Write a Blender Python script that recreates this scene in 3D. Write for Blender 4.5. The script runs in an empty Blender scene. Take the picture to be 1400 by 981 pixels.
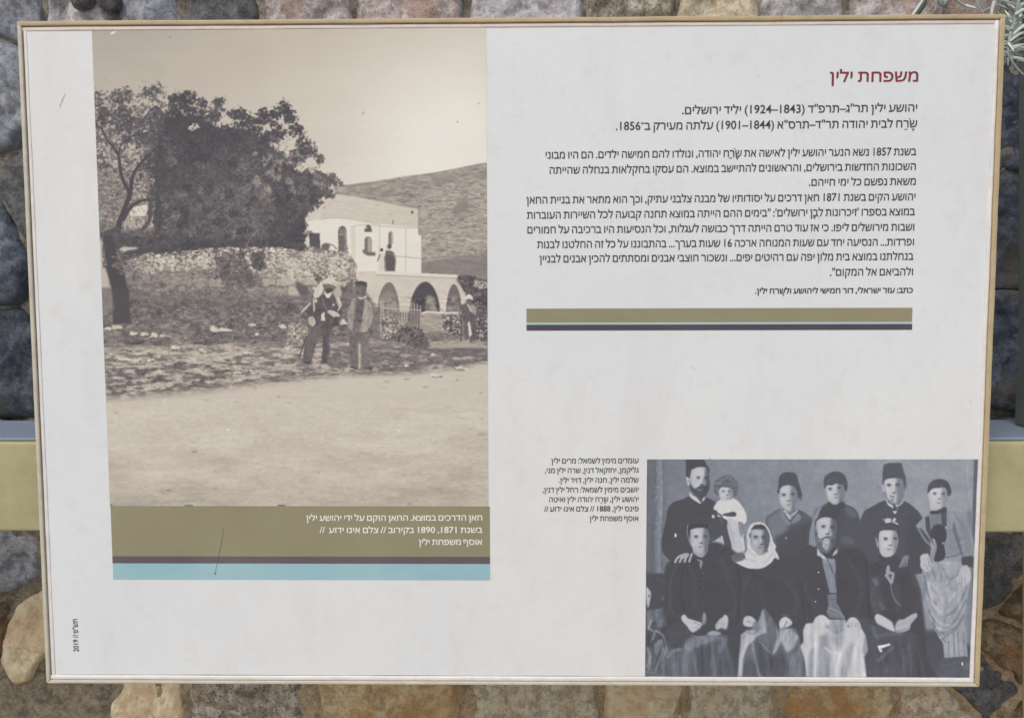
import bpy, bmesh, math, random
import numpy as np
from mathutils import Vector, Matrix, noise
from mathutils.geometry import tessellate_polygon
R = math.radians
scene = bpy.context.scene
COL = scene.collection
# ------------------------------------------------------------------ camera (solved from the board's four corners, board 1.2 m wide)
FPX, CX, CY = 1150.0, 700.0, 490.5                     # focal length and centre in reference pixels
BOARD_W, BOARD_H = 1.2, 0.835
BACK_TILT = R(1.0)
def _rot(w):
    w = np.array(w, float); a = np.linalg.norm(w); k = w/a
    K = np.array([[0, -k[2], k[1]], [k[2], 0, -k[0]], [-k[1], k[0], 0]])
    return np.eye(3)+math.sin(a)*K+(1-math.cos(a))*K@K
RC = _rot((0.07337, -0.01398, 0.00217)); TC = np.array([-0.00457, -0.00237, -1.05382])
CAM_B = -RC.T@TC                                        # camera position in the board's frame
MB = Matrix.Translation((0, 0, 1.18)) @ Matrix.Rotation(math.pi/2-BACK_TILT, 4, 'X')
cam_local = Matrix([[*RC.T[0], CAM_B[0]], [*RC.T[1], CAM_B[1]], [*RC.T[2], CAM_B[2]], [0, 0, 0, 1]])
cd = bpy.data.cameras.new('camera'); cam = bpy.data.objects.new('camera', cd); COL.objects.link(cam)
cam.matrix_world = MB @ cam_local
cd.sensor_width = 36; cd.lens = FPX/1400*36; cd.clip_start = .02; cd.clip_end = 500
scene.camera = cam
# ------------------------------------------------------------------ sky, soft sun, exposure
SUN_EL, SUN_AZ = R(50), R(205)                          # azimuth clockwise from +Y (the wall's side)
world = bpy.data.worlds.new("World"); scene.world = world; world.use_nodes = True
nt = world.node_tree; nt.nodes.clear()
sky = nt.nodes.new('ShaderNodeTexSky'); sky.sky_type = 'NISHITA'; sky.sun_disc = False
sky.sun_elevation = SUN_EL; sky.sun_rotation = SUN_AZ; sky.air_density = 1.0; sky.dust_density = 3.0; sky.ozone_density = 1.0
bg = nt.nodes.new('ShaderNodeBackground'); bg.inputs['Strength'].default_value = .12
wo = nt.nodes.new('ShaderNodeOutputWorld'); nt.links.new(sky.outputs[0], bg.inputs[0]); nt.links.new(bg.outputs[0], wo.inputs[0])
sd = bpy.data.lights.new('sun', 'SUN'); sd.energy = .9; sd.angle = R(35); sd.color = (1, .97, .93)
sun = bpy.data.objects.new('sun', sd); COL.objects.link(sun)
sdir = Vector((math.sin(SUN_AZ)*math.cos(SUN_EL), math.cos(SUN_AZ)*math.cos(SUN_EL), math.sin(SUN_EL)))
sun.rotation_euler = (-sdir).to_track_quat('-Z', 'Y').to_euler(); sun.location = sdir*20+Vector((0, 0, 1))
scene.view_settings.view_transform = 'Standard'; scene.view_settings.look = 'None'
scene.view_settings.exposure = 0.21; scene.view_settings.gamma = 1; scene.view_settings.use_curve_mapping = False
K_LIT = .86                                             # how bright a white board reads: print colours are divided by it
# ------------------------------------------------------------------ helpers
MBi = MB.inverted()
def board_pt(x, y, z=0.0):
    """a point of the board's face seen at reference pixel x, y (z = height over the face)"""
    d = RC.T@np.array([(x-CX)/FPX, -(y-CY)/FPX, -1.0]); s = (z-CAM_B[2])/d[2]; p = CAM_B+s*d
    return float(p[0]), float(p[1])
CW = MB @ Vector(CAM_B)
def ray(x, y):
    d = RC.T@np.array([(x-CX)/FPX, -(y-CY)/FPX, -1.0]); return (MB.to_3x3() @ Vector(d)).normalized()
def at_y(x, y, Y): d = ray(x, y); return CW+d*((Y-CW.y)/d.y)
def at_z(x, y, Z): d = ray(x, y); return CW+d*((Z-CW.z)/d.z)
def lin(v):
    v = np.asarray(v, float)/255; return np.where(v <= .04045, v/12.92, ((v+.055)/1.055)**2.4)
def enc(v): v = np.clip(v, 0, 1); return np.where(v <= .0031308, v*12.92, 1.055*v**(1/2.4)-.055)
def alb(r, g, b, k=None): c = lin((r, g, b))/(k or K_LIT); return tuple(min(.92, float(q)) for q in c)+(1.0,)
def link(o, parent=None):
    COL.objects.link(o)
    if parent is not None: o.parent = parent
    return o
def empty(name, label, cat, loc=(0, 0, 0), group=None):
    o = bpy.data.objects.new(name, None); o.empty_display_size = .05; o.location = loc; COL.objects.link(o)
    o['label'] = label; o['category'] = cat
    if group: o['group'] = group
    return o
def mesh_obj(name, verts, faces, mat, parent=None, smooth=False, world_space=False):
    me = bpy.data.meshes.new(name); me.from_pydata([tuple(v) for v in verts], [], faces); me.materials.append(mat)
    if smooth: me.polygons.foreach_set('use_smooth', [True]*len(me.polygons))
    me.update(); o = bpy.data.objects.new(name, me); link(o, parent)
    if parent is not None and world_space: o.matrix_parent_inverse = parent.matrix_world.inverted()
    return o
def bm_obj(name, bm, mat, parent=None, smooth=False):
    me = bpy.data.meshes.new(name); bm.to_mesh(me); bm.free(); me.materials.append(mat)
    if smooth: me.polygons.foreach_set('use_smooth', [True]*len(me.polygons))
    o = bpy.data.objects.new(name, me); return link(o, parent)
def box_bm(x0, y0, z0, x1, y1, z1, bev=0, seg=2):
    bm = bmesh.new(); bmesh.ops.create_cube(bm, size=1)
    for v in bm.verts: v.co = Vector(((x0+x1)/2+v.co.x*(x1-x0), (y0+y1)/2+v.co.y*(y1-y0), (z0+z1)/2+v.co.z*(z1-z0)))
    if bev: bmesh.ops.bevel(bm, geom=bm.edges[:], offset=bev, segments=seg, affect='EDGES', profile=.6)
    return bm
class NT:
    def __init__(s, name):
        s.m = bpy.data.materials.new(name); s.m.use_nodes = True; s.t = s.m.node_tree; s.b = s.t.nodes['Principled BSDF']
        s.tc = s.t.nodes.new('ShaderNodeTexCoord')
    def n(s, k, **p):
        q = s.t.nodes.new(k)
        for a, v in p.items(): setattr(q, a, v)
        return q
    def l(s, a, b): s.t.links.new(a, b)
    def noise(s, scale, detail=4, rough=.6, vec=None, stretch=None, dist=0):
        q = s.n('ShaderNodeTexNoise'); q.inputs['Scale'].default_value = scale; q.inputs['Detail'].default_value = detail; q.inputs['Roughness'].default_value = rough; q.inputs['Distortion'].default_value = dist
        v = vec or s.tc.outputs['Object']
        if stretch:
            mp = s.n('ShaderNodeMapping'); mp.inputs['Scale'].default_value = stretch; s.l(v, mp.inputs[0]); v = mp.outputs[0]
        s.l(v, q.inputs['Vector']); return q.outputs['Fac']
    def ramp(s, fac, stops):
        q = s.n('ShaderNodeValToRGB'); e = q.color_ramp.elements
        while len(e) < len(stops): e.new(.5)
        for i, (p, c) in enumerate(stops): e[i].position = p; e[i].color = c if len(c) == 4 else (*c, 1)
        s.l(fac, q.inputs[0]); return q.outputs[0]
    def mix(s, fac, a, b, mode='MIX'):
        q = s.n('ShaderNodeMix', data_type='RGBA', blend_type=mode)
        for v, i in ((fac, 0), (a, 6), (b, 7)):
            if hasattr(v, 'links') or hasattr(v, 'is_linked'): s.l(v, q.inputs[i])
            else: q.inputs[i].default_value = v
        return q.outputs[2]
    def bump(s, h, strength, dist, prev=None):
        q = s.n('ShaderNodeBump'); q.inputs['Strength'].default_value = strength; q.inputs['Distance'].default_value = dist
        s.l(h, q.inputs['Height'])
        if prev is not None: s.l(prev, q.inputs['Normal'])
        return q.outputs[0]
    def done(s, col=None, rough=.6, normal=None, spec=.5):
        if col is not None:
            if hasattr(col, 'is_linked'): s.l(col, s.b.inputs['Base Color'])
            else: s.b.inputs['Base Color'].default_value = col
        s.b.inputs['Roughness'].default_value = rough; s.b.inputs['Specular IOR Level'].default_value = spec
        if normal is not None: s.l(normal, s.b.inputs['Normal'])
        return s.m
G4 = lambda v: (v, v, v, 1)
def mul(c, k): return tuple(min(.95, q*k) for q in c[:3])+(1,)
# ------------------------------------------------------------------ flat print: the two old photographs
# A small tone painter: shapes are given in the pixel grid of the reference, drawn into a float canvas,
# then laid on the board as the print they are.

def smooth_curve(pts, n=6, closed=True):
    P = np.array(pts, float); m = len(P); out = []
    rng = range(m if closed else m-1)
    for i in rng:
        if closed: a, b, c, d = P[i-1], P[i], P[(i+1) % m], P[(i+2) % m]
        else: a, b, c, d = P[max(i-1, 0)], P[i], P[i+1], P[min(i+2, m-1)]
        for t in np.arange(n)/n:
            out.append(.5*((2*b)+(c-a)*t+(2*a-5*b+4*c-d)*t*t+(3*b-a-3*c+d)*t**3))
    if not closed: out.append(P[-1])
    return np.array(out)
def blur(a, r):
    r = int(round(r))
    if r < 1: return a
    for _ in range(2):
        for ax in (0, 1):
            p = np.pad(a, [(r+1, r) if k == ax else (0, 0) for k in (0, 1)], mode='edge')
            c = np.cumsum(p, axis=ax); n = a.shape[ax]
            hi = np.take(c, np.arange(2*r+1, 2*r+1+n), axis=ax); lo = np.take(c, np.arange(0, n), axis=ax)
            a = (hi-lo)/(2*r+1)
    return a
def vnoise(h, w, sx, sy, seed, octv=3, gain=.55):
    rg = np.random.RandomState(seed); out = np.zeros((h, w)); amp = 1; tot = 0
    for o in range(octv):
        gx, gy = max(2, int(w/sx)+3), max(2, int(h/sy)+3)
        g = rg.rand(gy, gx)
        y = np.arange(h)/max(sy, 1e-6); x = np.arange(w)/max(sx, 1e-6)
        y = np.clip(y, 0, gy-1.001); x = np.clip(x, 0, gx-1.001)
        yi = y.astype(int); xi = x.astype(int); fy = y-yi; fx = x-xi
        fy = fy*fy*(3-2*fy); fx = fx*fx*(3-2*fx)
        r0 = g[yi][:, xi]*(1-fx)+g[yi][:, xi+1]*fx; r1 = g[yi+1][:, xi]*(1-fx)+g[yi+1][:, xi+1]*fx
        out += amp*(r0*(1-fy[:, None])+r1*fy[:, None]); tot += amp; amp *= gain
        sx = max(sx/2, 1.0); sy = max(sy/2, 1.0)
    return out/tot*2-1
def frame_of(ox, oy, s):                     # converts points read in an enlarged crop
    return lambda *p: [(ox+x/s, oy+y/s) for x, y in p]
class Canvas:
    def __init__(c, x0, y0, x1, y1, S):
        c.x0, c.y0, c.S = x0, y0, S
        c.W = int((x1-x0)*S); c.H = int((y1-y0)*S)
        c.a = np.full((c.H, c.W), .5)
        yy, xx = np.mgrid[0:c.H, 0:c.W]; c.X = xx/S+x0; c.Y = yy/S+y0
        c.rg = np.random.RandomState(5)
    def mask(c, pts, soft=0, curve=0):
        if curve: pts = smooth_curve(pts, curve)
        P = np.array(pts, float); P = (P-[c.x0, c.y0])*c.S
        pad = int(soft*c.S*2+2)
        bx0 = max(0, int(P[:, 0].min())-pad); bx1 = min(c.W, int(P[:, 0].max())+pad+2)
        by0 = max(0, int(P[:, 1].min())-pad); by1 = min(c.H, int(P[:, 1].max())+pad+2)
        if bx1 <= bx0 or by1 <= by0: return None
        w, h = bx1-bx0, by1-by0; m = np.zeros((h, w), bool)
        xs = np.arange(bx0, bx1)+.5
        n = len(P)
        for i in range(n):
            xa, ya = P[i]; xb, yb = P[(i+1) % n]
            if ya == yb: continue
            if ya > yb: xa, ya, xb, yb = xb, yb, xa, ya
            r0 = max(by0, int(math.ceil(ya-.5))); r1 = min(by1, int(math.ceil(yb-.5)))
            if r1 <= r0: continue
            r = np.arange(r0, r1)+.5; xc = xa+(r-ya)*(xb-xa)/(yb-ya)
            m[r0-by0:r1-by0] ^= xs[None, :] < xc[:, None]
        m = m.astype(float)
        m = blur(m, max(soft*c.S*.5, 0)) if soft*c.S >= 1 else m
        return m, by0, by1, bx0, bx1
    def poly(c, pts, t, soft=.5, al=1., curve=0, grain=0, gs=(4, 4), seed=1):
        r = c.mask(pts, soft, curve)
        if r is None: return
        m, a, b, d, e = r; tt = t
        if grain: tt = t+grain*vnoise(b-a, e-d, gs[0]*c.S, gs[1]*c.S, seed)
        c.a[a:b, d:e] += (tt-c.a[a:b, d:e])*m*al
    def shape(c, pts, t, soft=.6, al=1., **k): c.poly(pts, t, soft, al, curve=6, **k)
    def ell(c, x, y, rx, ry, t, soft=.5, al=1., rot=0):
        th = np.linspace(0, 2*math.pi, 25)[:-1]; ca, sa = math.cos(rot), math.sin(rot)
        c.poly([(x+rx*math.cos(q)*ca-ry*math.sin(q)*sa, y+rx*math.cos(q)*sa+ry*math.sin(q)*ca) for q in th], t, soft, al)
    def line(c, pts, w, t, al=1., w2=None, curve=True, soft=.7):
        P = smooth_curve(pts, 5, False) if curve and len(pts) > 2 else np.array(pts, float)
        P = (P-[c.x0, c.y0])*c.S; n = len(P)-1; ws = np.linspace(w, w if w2 is None else w2, n+1)*c.S/2
        pad = int(ws.max()+soft*c.S+2)
        bx0 = max(0, int(P[:, 0].min())-pad); bx1 = min(c.W, int(P[:, 0].max())+pad+1)
        by0 = max(0, int(P[:, 1].min())-pad); by1 = min(c.H, int(P[:, 1].max())+pad+1)
        if bx1 <= bx0 or by1 <= by0: return
        M = np.zeros((by1-by0, bx1-bx0)); yy, xx = np.mgrid[by0:by1, bx0:bx1]
        for i in range(n):
            d = P[i+1]-P[i]; L = d@d+1e-9
            u = np.clip(((xx-P[i][0])*d[0]+(yy-P[i][1])*d[1])/L, 0, 1)
            dist = np.hypot(xx-P[i][0]-u*d[0], yy-P[i][1]-u*d[1])
            M = np.maximum(M, np.clip((ws[i]-dist)/(soft*c.S)+.5, 0, 1))
        s = c.a[by0:by1, bx0:bx1]; s += (t-s)*M*al
    def dabs(c, n, region, tone, size=(1, 3), asp=(.35, 1), ang=(0, math.pi), al=.9, dens=None, seed=0):
        """n little strokes inside a polygon; dens(x,y)->0..1 thins them out"""
        rg = np.random.RandomState(seed+11)
        R = np.array(region, float); r = c.mask(region, 0); 
        if r is None: return
        m, a, b, d, e = r; ys, xs = np.nonzero(m > .5)
        if len(ys) == 0: return
        # kernels
        ks = []
        for q in range(40):
            s = rg.uniform(*size)*c.S/2; k = max(.6, s*rg.uniform(*asp)); th = rg.uniform(*ang)
            R_ = int(s+2); yy, xx = np.mgrid[-R_:R_+1, -R_:R_+1]
            u = xx*math.cos(th)+yy*math.sin(th); v = -xx*math.sin(th)+yy*math.cos(th)
            ks.append((R_, np.clip((1-np.hypot(u/s, v/k))*min(s, k)+.5, 0, 1)))
        pick = rg.randint(0, len(ys), n)
        for j in pick:
            y = ys[j]+a; x = xs[j]+d
            if dens is not None and rg.rand() > dens(x/c.S+c.x0, y/c.S+c.y0): continue
            R_, K = ks[rg.randint(40)]
            if y < R_ or x < R_ or y >= c.H-R_ or x >= c.W-R_: continue
            t = tone(x/c.S+c.x0, y/c.S+c.y0, rg) if callable(tone) else rg.uniform(*tone)
            s = c.a[y-R_:y+R_+1, x-R_:x+R_+1]; s += (t-s)*K*al
def worley(h, w, sx, sy, seed):
    """F1, F2 and a random value per cell, cells about sx by sy pixels"""
    rg = np.random.RandomState(seed); gx, gy = int(w/sx)+3, int(h/sy)+3
    jx, jy, cv = rg.rand(gy, gx), rg.rand(gy, gx), rg.rand(gy, gx)
    yy, xx = np.mgrid[0:h, 0:w]; u = xx/sx+1; v = yy/sy+1; iu = u.astype(int); iv = v.astype(int)
    f1 = np.full((h, w), 9.); f2 = f1.copy(); val = np.zeros((h, w)); dyv = np.zeros((h, w))
    for a in (-1, 0, 1):
        for b in (-1, 0, 1):
            cy, cx = np.clip(iv+a, 0, gy-1), np.clip(iu+b, 0, gx-1)
            dx = u-(cx+jx[cy, cx]); dy = v-(cy+jy[cy, cx]); d = np.hypot(dx, dy)
            n = d < f1
            f2 = np.where(n, f1, np.minimum(f2, d)); val = np.where(n, cv[cy, cx], val); dyv = np.where(n, dy, dyv); f1 = np.where(n, d, f1)
    return f1, f2, val, dyv
def rubble(c, pts, sx, sy, lo, hi, joint, seed, soft=.6, al=1., light=.12):
    r = c.mask(pts, soft)
    m, a, b, d, e = r
    wx = (vnoise(b-a, e-d, 9*c.S, 6*c.S, seed+5, 3)*2.0*c.S); wy = (vnoise(b-a, e-d, 9*c.S, 6*c.S, seed+6, 3)*1.6*c.S)
    f1, f2, val, dy = worley(b-a, e-d, sx*c.S, sy*c.S, seed)
    yi = np.clip((np.mgrid[0:b-a, 0:e-d][0]+wy).astype(int), 0, b-a-1); xi = np.clip((np.mgrid[0:b-a, 0:e-d][1]+wx).astype(int), 0, e-d-1)
    f1, f2, val, dy = f1[yi, xi], f2[yi, xi], val[yi, xi], dy[yi, xi]
    t = lo+(hi-lo)*val-light*np.clip(dy*1.6, -1, 1)+.05*vnoise(b-a, e-d, 3, 2, seed+7)
    k = np.clip((f2-f1-.10)/.18, 0, 1); t = joint+(t-joint)*k
    c.a[a:b, d:e] += (t-c.a[a:b, d:e])*m*al
def foliage(c, pts, t0, dt, r=5, ns=3.0, amp=.55, thr=.5, seed=1, al=1., mott=6, hard=.10, aspect=1.):
    """a ragged mass: blurred outline plus fine noise, cut at a threshold"""
    q = c.mask(pts, 0)
    m, a, b, d, e = q; pad = int(r*c.S*2)
    A, B, D, E = max(0, a-pad), min(c.H, b+pad), max(0, d-pad), min(c.W, e+pad)
    M = np.zeros((B-A, E-D)); M[a-A:b-A, d-D:e-D] = m; M = blur(M, r*c.S*.5)
    f = vnoise(B-A, E-D, ns*c.S*aspect, ns*c.S, seed, 3, .7)
    cov = np.clip((M+amp*f-thr)/hard, 0, 1)*(M > .02)
    t = t0+dt*(.5*vnoise(B-A, E-D, mott*c.S, mott*c.S, seed+1, 3)+.9*vnoise(B-A, E-D, 1.5*c.S, 1.2*c.S, seed+2, 2))
    s = c.a[A:B, D:E]; s += (t-s)*cov*al
def rough(c, pts, amp, sx, sy, seed, soft=4, ridge=False, octv=4):
    m, a, b, d, e = c.mask(pts, soft)
    n = vnoise(b-a, e-d, sx*c.S, sy*c.S, seed, octv, .65)
    if ridge: n = .6-np.abs(n)*3
    c.a[a:b, d:e] += n*amp*m
def warp(c, pts, ax, ay, sx, sy, seed):
    """push the drawing about irregularly inside a region"""
    m, a, b, d, e = c.mask(pts, 3); h, w = b-a, e-d; yy, xx = np.mgrid[0:h, 0:w]
    y = np.clip(yy+vnoise(h, w, sx*c.S, sy*c.S, seed, 3)*ay*c.S*m, 0, h-1).astype(int); x = np.clip(xx+vnoise(h, w, sx*c.S, sy*c.S, seed+1, 3)*ax*c.S*m, 0, w-1).astype(int)
    c.a[a:b, d:e] = c.a[a:b, d:e][y, x]
def paint_landscape():
    """old sepia photograph: inn with arches, olive trees, dry stone wall, three standing men"""
    c = Canvas(119, 34, 677, 698, 1.6); X, Y = c.X, c.Y
    U = lambda lo, hi: (lambda x, y, g: g.uniform(lo, hi))
    # sky
    g = 0.655+0.10*np.clip((X-300)/330, -0.4, 1)+0.07*np.clip((Y-40)/120, 0, 1)
    g += .11*np.exp(-(((X-610)/130)**2+((Y-175)/120)**2))+.02*np.exp(-(((X-560)/70)**2+((Y-215)/60)**2))
    g += .05*np.clip((Y-200)/60, 0, 1)*(X > 440)
    g += .018*vnoise(c.H, c.W, 90, 60, 3, 4)
    c.a[:] = g
    # hill
    z3 = frame_of(390, 130, 4.904)
    hill = z3((330, 600), (420, 602), (600, 578), (800, 545), (1000, 520), (1150, 490), (1300, 460), (1400, 450), (1400, 1400), (330, 1400))
    c.poly(hill, .56, .8, grain=.05, gs=(30, 6), seed=4)
    c.line(z3((390, 606), (600, 583), (800, 550), (1000, 523), (1150, 495), (1300, 463), (1360, 455)), 1.6, .42, .5)
    c.poly(z3((400, 650), (700, 620), (1360, 500), (1360, 560), (900, 640), (880, 700)), .46, 4, .5)
    rough(c, hill, .20, 7, 1.4, 201, 1); foliage(c, hill, .76, .1, 5, 1.6, 1.4, 1.62, 421, .7, aspect=3.2, hard=.4); rough(c, hill, .07, 26, 6, 202, 1)
    c.dabs(1500, z3((400, 615), (1350, 480), (1350, 1350), (880, 1350), (880, 760)), lambda x, y, g: g.uniform(.38, .66), (2, 9), (.12, .25), (-.12, .06), .55, seed=1)
    c.dabs(520, z3((700, 640), (1350, 560), (1350, 1100), (900, 1100), (900, 740)), (.66, .80), (2, 7), (.15, .25), (-.15, .05), .8, seed=2)
    c.dabs(160, z3((560, 690), (1350, 560), (1350, 1300), (900, 1300)), (.22, .34), (2, 6), (.15, .35), (-.15, .05), .7, seed=3)
    for (x0, y0, x1, y1) in ((640, 676, 900, 660), (900, 720, 1330, 690), (920, 1090, 1330, 1075), (1150, 890, 1340, 880)):
        c.line(z3((x0, y0), (x1, y1)), .9, .33, .7)
    c.poly(z3((1150, 720), (1200, 690), (1230, 720), (1230, 790), (1120, 790)), .44, 3, .7)
    c.poly(z3((900, 1120), (1370, 1060), (1370, 1260), (900, 1260)), .40, 3, .6)
    # building: upper stone band and plastered front
    bld = z3((150, 1100), (150, 850), (210, 830), (250, 720), (340, 665), (470, 680), (650, 715), (890, 765), (892, 935), (912, 942), (912, 1230), (150, 1230))
    c.poly(bld, .90, .5, grain=.018, gs=(8, 8), seed=6)
    band = z3((210, 835), (250, 720), (340, 665), (470, 680), (650, 715), (890, 765), (890, 890), (620, 862), (470, 834), (360, 822), (290, 824))
    c.poly(band, .775, .5, grain=.03, gs=(7, 2), seed=7)
    c.dabs(260, band, (.66, .80), (2, 6), (.2, .35), (.1, .25), .6, seed=5)
    for k_ in range(1, 6):
        q = k_/6; c.line([(437+4*q, 299-14*q*0-22*q), (463, 297.6-26*q), (516, 306.4-24*q), (571, 311.5-24*q)], .7, .66, .7)
    c.line(z3((230, 832), (290, 824), (370, 823), (480, 838), (620, 862)), .8, .5, .8)
    c.line(z3((445, 880), (540, 868), (700, 880), (885, 890)), .8, .5, .8)
    c.line(z3((470, 680), (650, 715), (800, 750)), .8, .5, .5)
    c.line(z3((890, 765), (892, 935)), .9, .5, .8)
    c.line(z3((632, 862), (628, 1100)), .9, .58, .8); c.line(z3((808, 890), (806, 1190)), .9, .6, .8)
    c.poly(z3((440, 885), (470, 880), (468, 1150), (440, 1150)), .77, 1, .7)
    c.line(z3((905, 945), (912, 945), (912, 1225)), .8, .6, .6)
    c.ell(563.4, 290.2, 1.6, 2, .2); c.line(z3((720, 838), (722, 862)), 1.2, .3); c.ell(533.5, 293, .8, 1.2, .45)
    z4 = frame_of(390, 250, 9.807)
    def arch(pts, t, s=.4): c.shape(pts, t, s)
    c.poly(z4((700, 960), (700, 640), (720, 590), (770, 560), (830, 590), (850, 660), (850, 960)), .97, 1, .6)
    c.poly(z4((708, 955), (708, 640), (722, 596), (765, 572), (805, 590), (825, 640), (828, 955)), .34, .6)
    c.poly(z4((800, 955), (800, 600), (822, 640), (828, 955)), .6, .8, .8)
    c.poly(z4((722, 690), (722, 620), (790, 610), (790, 690)), .44, .8, .8); c.line(z4((715, 692), (800, 692)), .8, .75)
    c.poly(z4((716, 910), (760, 900), (800, 910), (800, 950), (716, 955)), .62, 1, .6)
    c.poly(z4((1060, 655), (1062, 620), (1085, 575), (1110, 560), (1140, 575), (1160, 620), (1162, 660)), .30, .6); c.ell(500.7, 311.6, 1.2, 1.2, .7)
    c.poly(z4((1060, 935), (1060, 760), (1080, 728), (1110, 720), (1145, 730), (1160, 770), (1160, 935)), .38, .6)
    c.poly(z4((1108, 935), (1108, 735), (1150, 745), (1158, 935)), .62, .6); c.line(z4((1125, 740), (1125, 930)), .5, .5)
    c.poly(z4((322, 885), (322, 670), (460, 670), (462, 880)), .25, .6); c.line(z4((322, 672), (460, 672)), .7, .55)
    c.poly(z4((470, 940), (480, 830), (540, 800), (600, 815), (560, 940)), .33, .8); c.line(z4((540, 810), (620, 830), (680, 880)), 1.6, .3)
    c.poly(z4((1040, 890), (1075, 890), (1090, 930), (1210, 930), (1210, 975), (1100, 975), (1040, 935)), .35, .8)
    z5 = frame_of(520, 250, 9.167)
    c.poly(z5((100, 770), (100, 640), (115, 612), (135, 605), (158, 630), (162, 770)), .42, .6); c.poly(z5((140, 770), (140, 620), (160, 640), (162, 770)), .68, .6)
    # people on the terrace
    for (x, y, w, h, t) in ((532, 337, 6, 8, .4), (533, 348, 10, 11, .33), (535, 360, 11, 16, .22)):
        c.ell(x, y, w*.5, h*.5, t, .8)
    c.poly([(527.5, 342), (538, 345), (541, 352), (540, 371), (527, 371), (526, 352)], .27, .8); c.poly([(519, 346), (524.5, 346), (526.5, 371), (517, 371)], .80, .8); c.ell(521.8, 341.5, 2.2, 2.6, .22, .6); c.line([(519, 348), (516, 356)], 1.6, .3); c.line([(525.2, 350), (525.6, 370)], .8, .4); c.ell(533.2, 336.5, 2.3, 2.6, .24, .6); c.line([(529, 346), (537, 348), (541, 356)], 1.4, .5, .8)
    c.line([(540, 349.5), (576, 353)], .8, .5)
    # lower storey with the arches
    z7 = frame_of(520, 350, 5.773)
    c.poly(z7((-180, 120), (-60, 118), (0, 128), (640, 165), (672, 290), (665, 380), (640, 450), (0, 520), (-180, 470)), .77, .6, grain=.04, gs=(9, 5), seed=8)
    c.poly(z7((-40, 115), (650, 150), (652, 172), (-40, 142)), .86, .5); c.line(z7((-30, 146), (640, 176)), .9, .46, .8)
    c.dabs(200, z7((-150, 180), (640, 190), (640, 430), (-150, 430)), (.66, .8), (2, 6), (.2, .4), (-.1, .1), .5, seed=9)
    c.poly(z7((-180, 180), (-60, 120), (-40, 200), (-150, 330)), .80, 2, .6)
    def pointed(x0, x1, xa, ya, yb, t):
        w = x1-x0; h = yb-ya
        P = [(x0, yb)]+[(x0+(xa-x0)*(1-math.cos(q))**.9, yb-h*math.sin(q)) for q in np.linspace(.08, math.pi/2, 9)]
        P += [(x1-(x1-xa)*(1-math.cos(q))**.9, yb-h*math.sin(q)) for q in np.linspace(math.pi/2, .08, 9)]+[(x1, yb)]
        c.poly(z7(*P), t, .5); return z7(*P)
    pointed(-28, 155, 70, 205, 460, .40); c.poly(z7((0, 460), (-10, 330), (60, 270), (120, 300), (140, 460)), .52, 3, .8)
    A = pointed(228, 470, 355, 200, 442, .22); c.poly(z7((355, 440), (360, 320), (390, 305), (430, 330), (445, 440)), .55, 2, .8, grain=.12, gs=(2, 2))
    pointed(518, 642, 582, 220, 440, .36); c.poly(z7((545, 440), (560, 330), (600, 300), (630, 400), (630, 440)), .47, 2, .8, grain=.1, gs=(2, 2))
    for s in (0,):
        c.line(A[1:-1], .9, .56, .8)
    # dark shrubs right of the arches and slope
    c.poly(z7((600, 185), (640, 150), (700, 160), (760, 200), (780, 300), (860, 330), (860, 450), (770, 445), (700, 330), (672, 290)), .27, 2)
    foliage(c, z7((600, 150), (700, 150), (860, 200), (870, 460), (770, 450), (690, 330)), .26, .3, 4, 2.6, .5, .45, 213)
    c.dabs(60, z7((610, 160), (860, 180), (860, 450), (740, 440), (680, 300)), (.15, .45), (1.5, 4), seed=10)
    c.dabs(60, z7((740, 190), (860, 200), (860, 260), (740, 250)), (.6, .8), (2, 4), (.4, .8), seed=12)
    # ground masses
    c.poly([(119, 395), (480, 372), (520, 425), (677, 428), (677, 560), (119, 560)], .40, 3, grain=.05, gs=(12, 5), seed=13)
    # dry-stone wall
    wall = [(148, 372), (170, 352), (216, 341), (250, 336), (295, 333), (350, 334), (379, 332), (402, 338), (430, 340), (452, 343), (478, 350), (486, 374), (480, 405), (400, 412), (340, 418), (150, 420)]
    c.poly(wall, .42, .8, grain=.08, gs=(5, 3), seed=14)
    rub = [(160, 360), (190, 348), (216, 341), (250, 336), (295, 333), (350, 334), (402, 336), (402, 366), (350, 362), (290, 366), (170, 380)]
    rubble(c, rub, 7.5, 4.0, .50, .86, .22, 15, 1.4, light=.18); rough(c, rub, .16, 5, 3, 217, 2); rough(c, rub, .12, 22, 10, 218, 3)
    for q_ in range(60):
        x_ = c.rg.uniform(175, 400); y_ = 340+c.rg.uniform(-3, 24)-(x_-175)*.02; w_ = c.rg.uniform(3, 8); c.ell(x_, y_, w_*.55, 1.4, .78, .5, .75, c.rg.uniform(-.25, .25)); c.ell(x_, y_+2.2, w_*.5, .9, .18, .5, .7)
    foliage(c, [(165, 368), (230, 362), (300, 362), (300, 372), (165, 384)], .40, .2, 5, 3, .9, .62, 16, .6)
    rub2 = [(378, 334), (410, 333), (445, 341), (478, 348), (488, 362), (486, 392), (455, 402), (415, 396), (385, 372)]
    rubble(c, rub2, 5.4, 3.6, .52, .82, .36, 18, 1.6, light=.14); rough(c, rub2, .16, 3.4, 2.4, 19, 1); rough(c, rub2, .10, 14, 10, 20, 2)
    foliage(c, [(425, 368), (440, 360), (450, 380), (436, 398)], .36, .2, 3, 2.4, .6, .5, 17)
    # ashlar blocks below the rubble
    g_ = np.random.RandomState(3)
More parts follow.
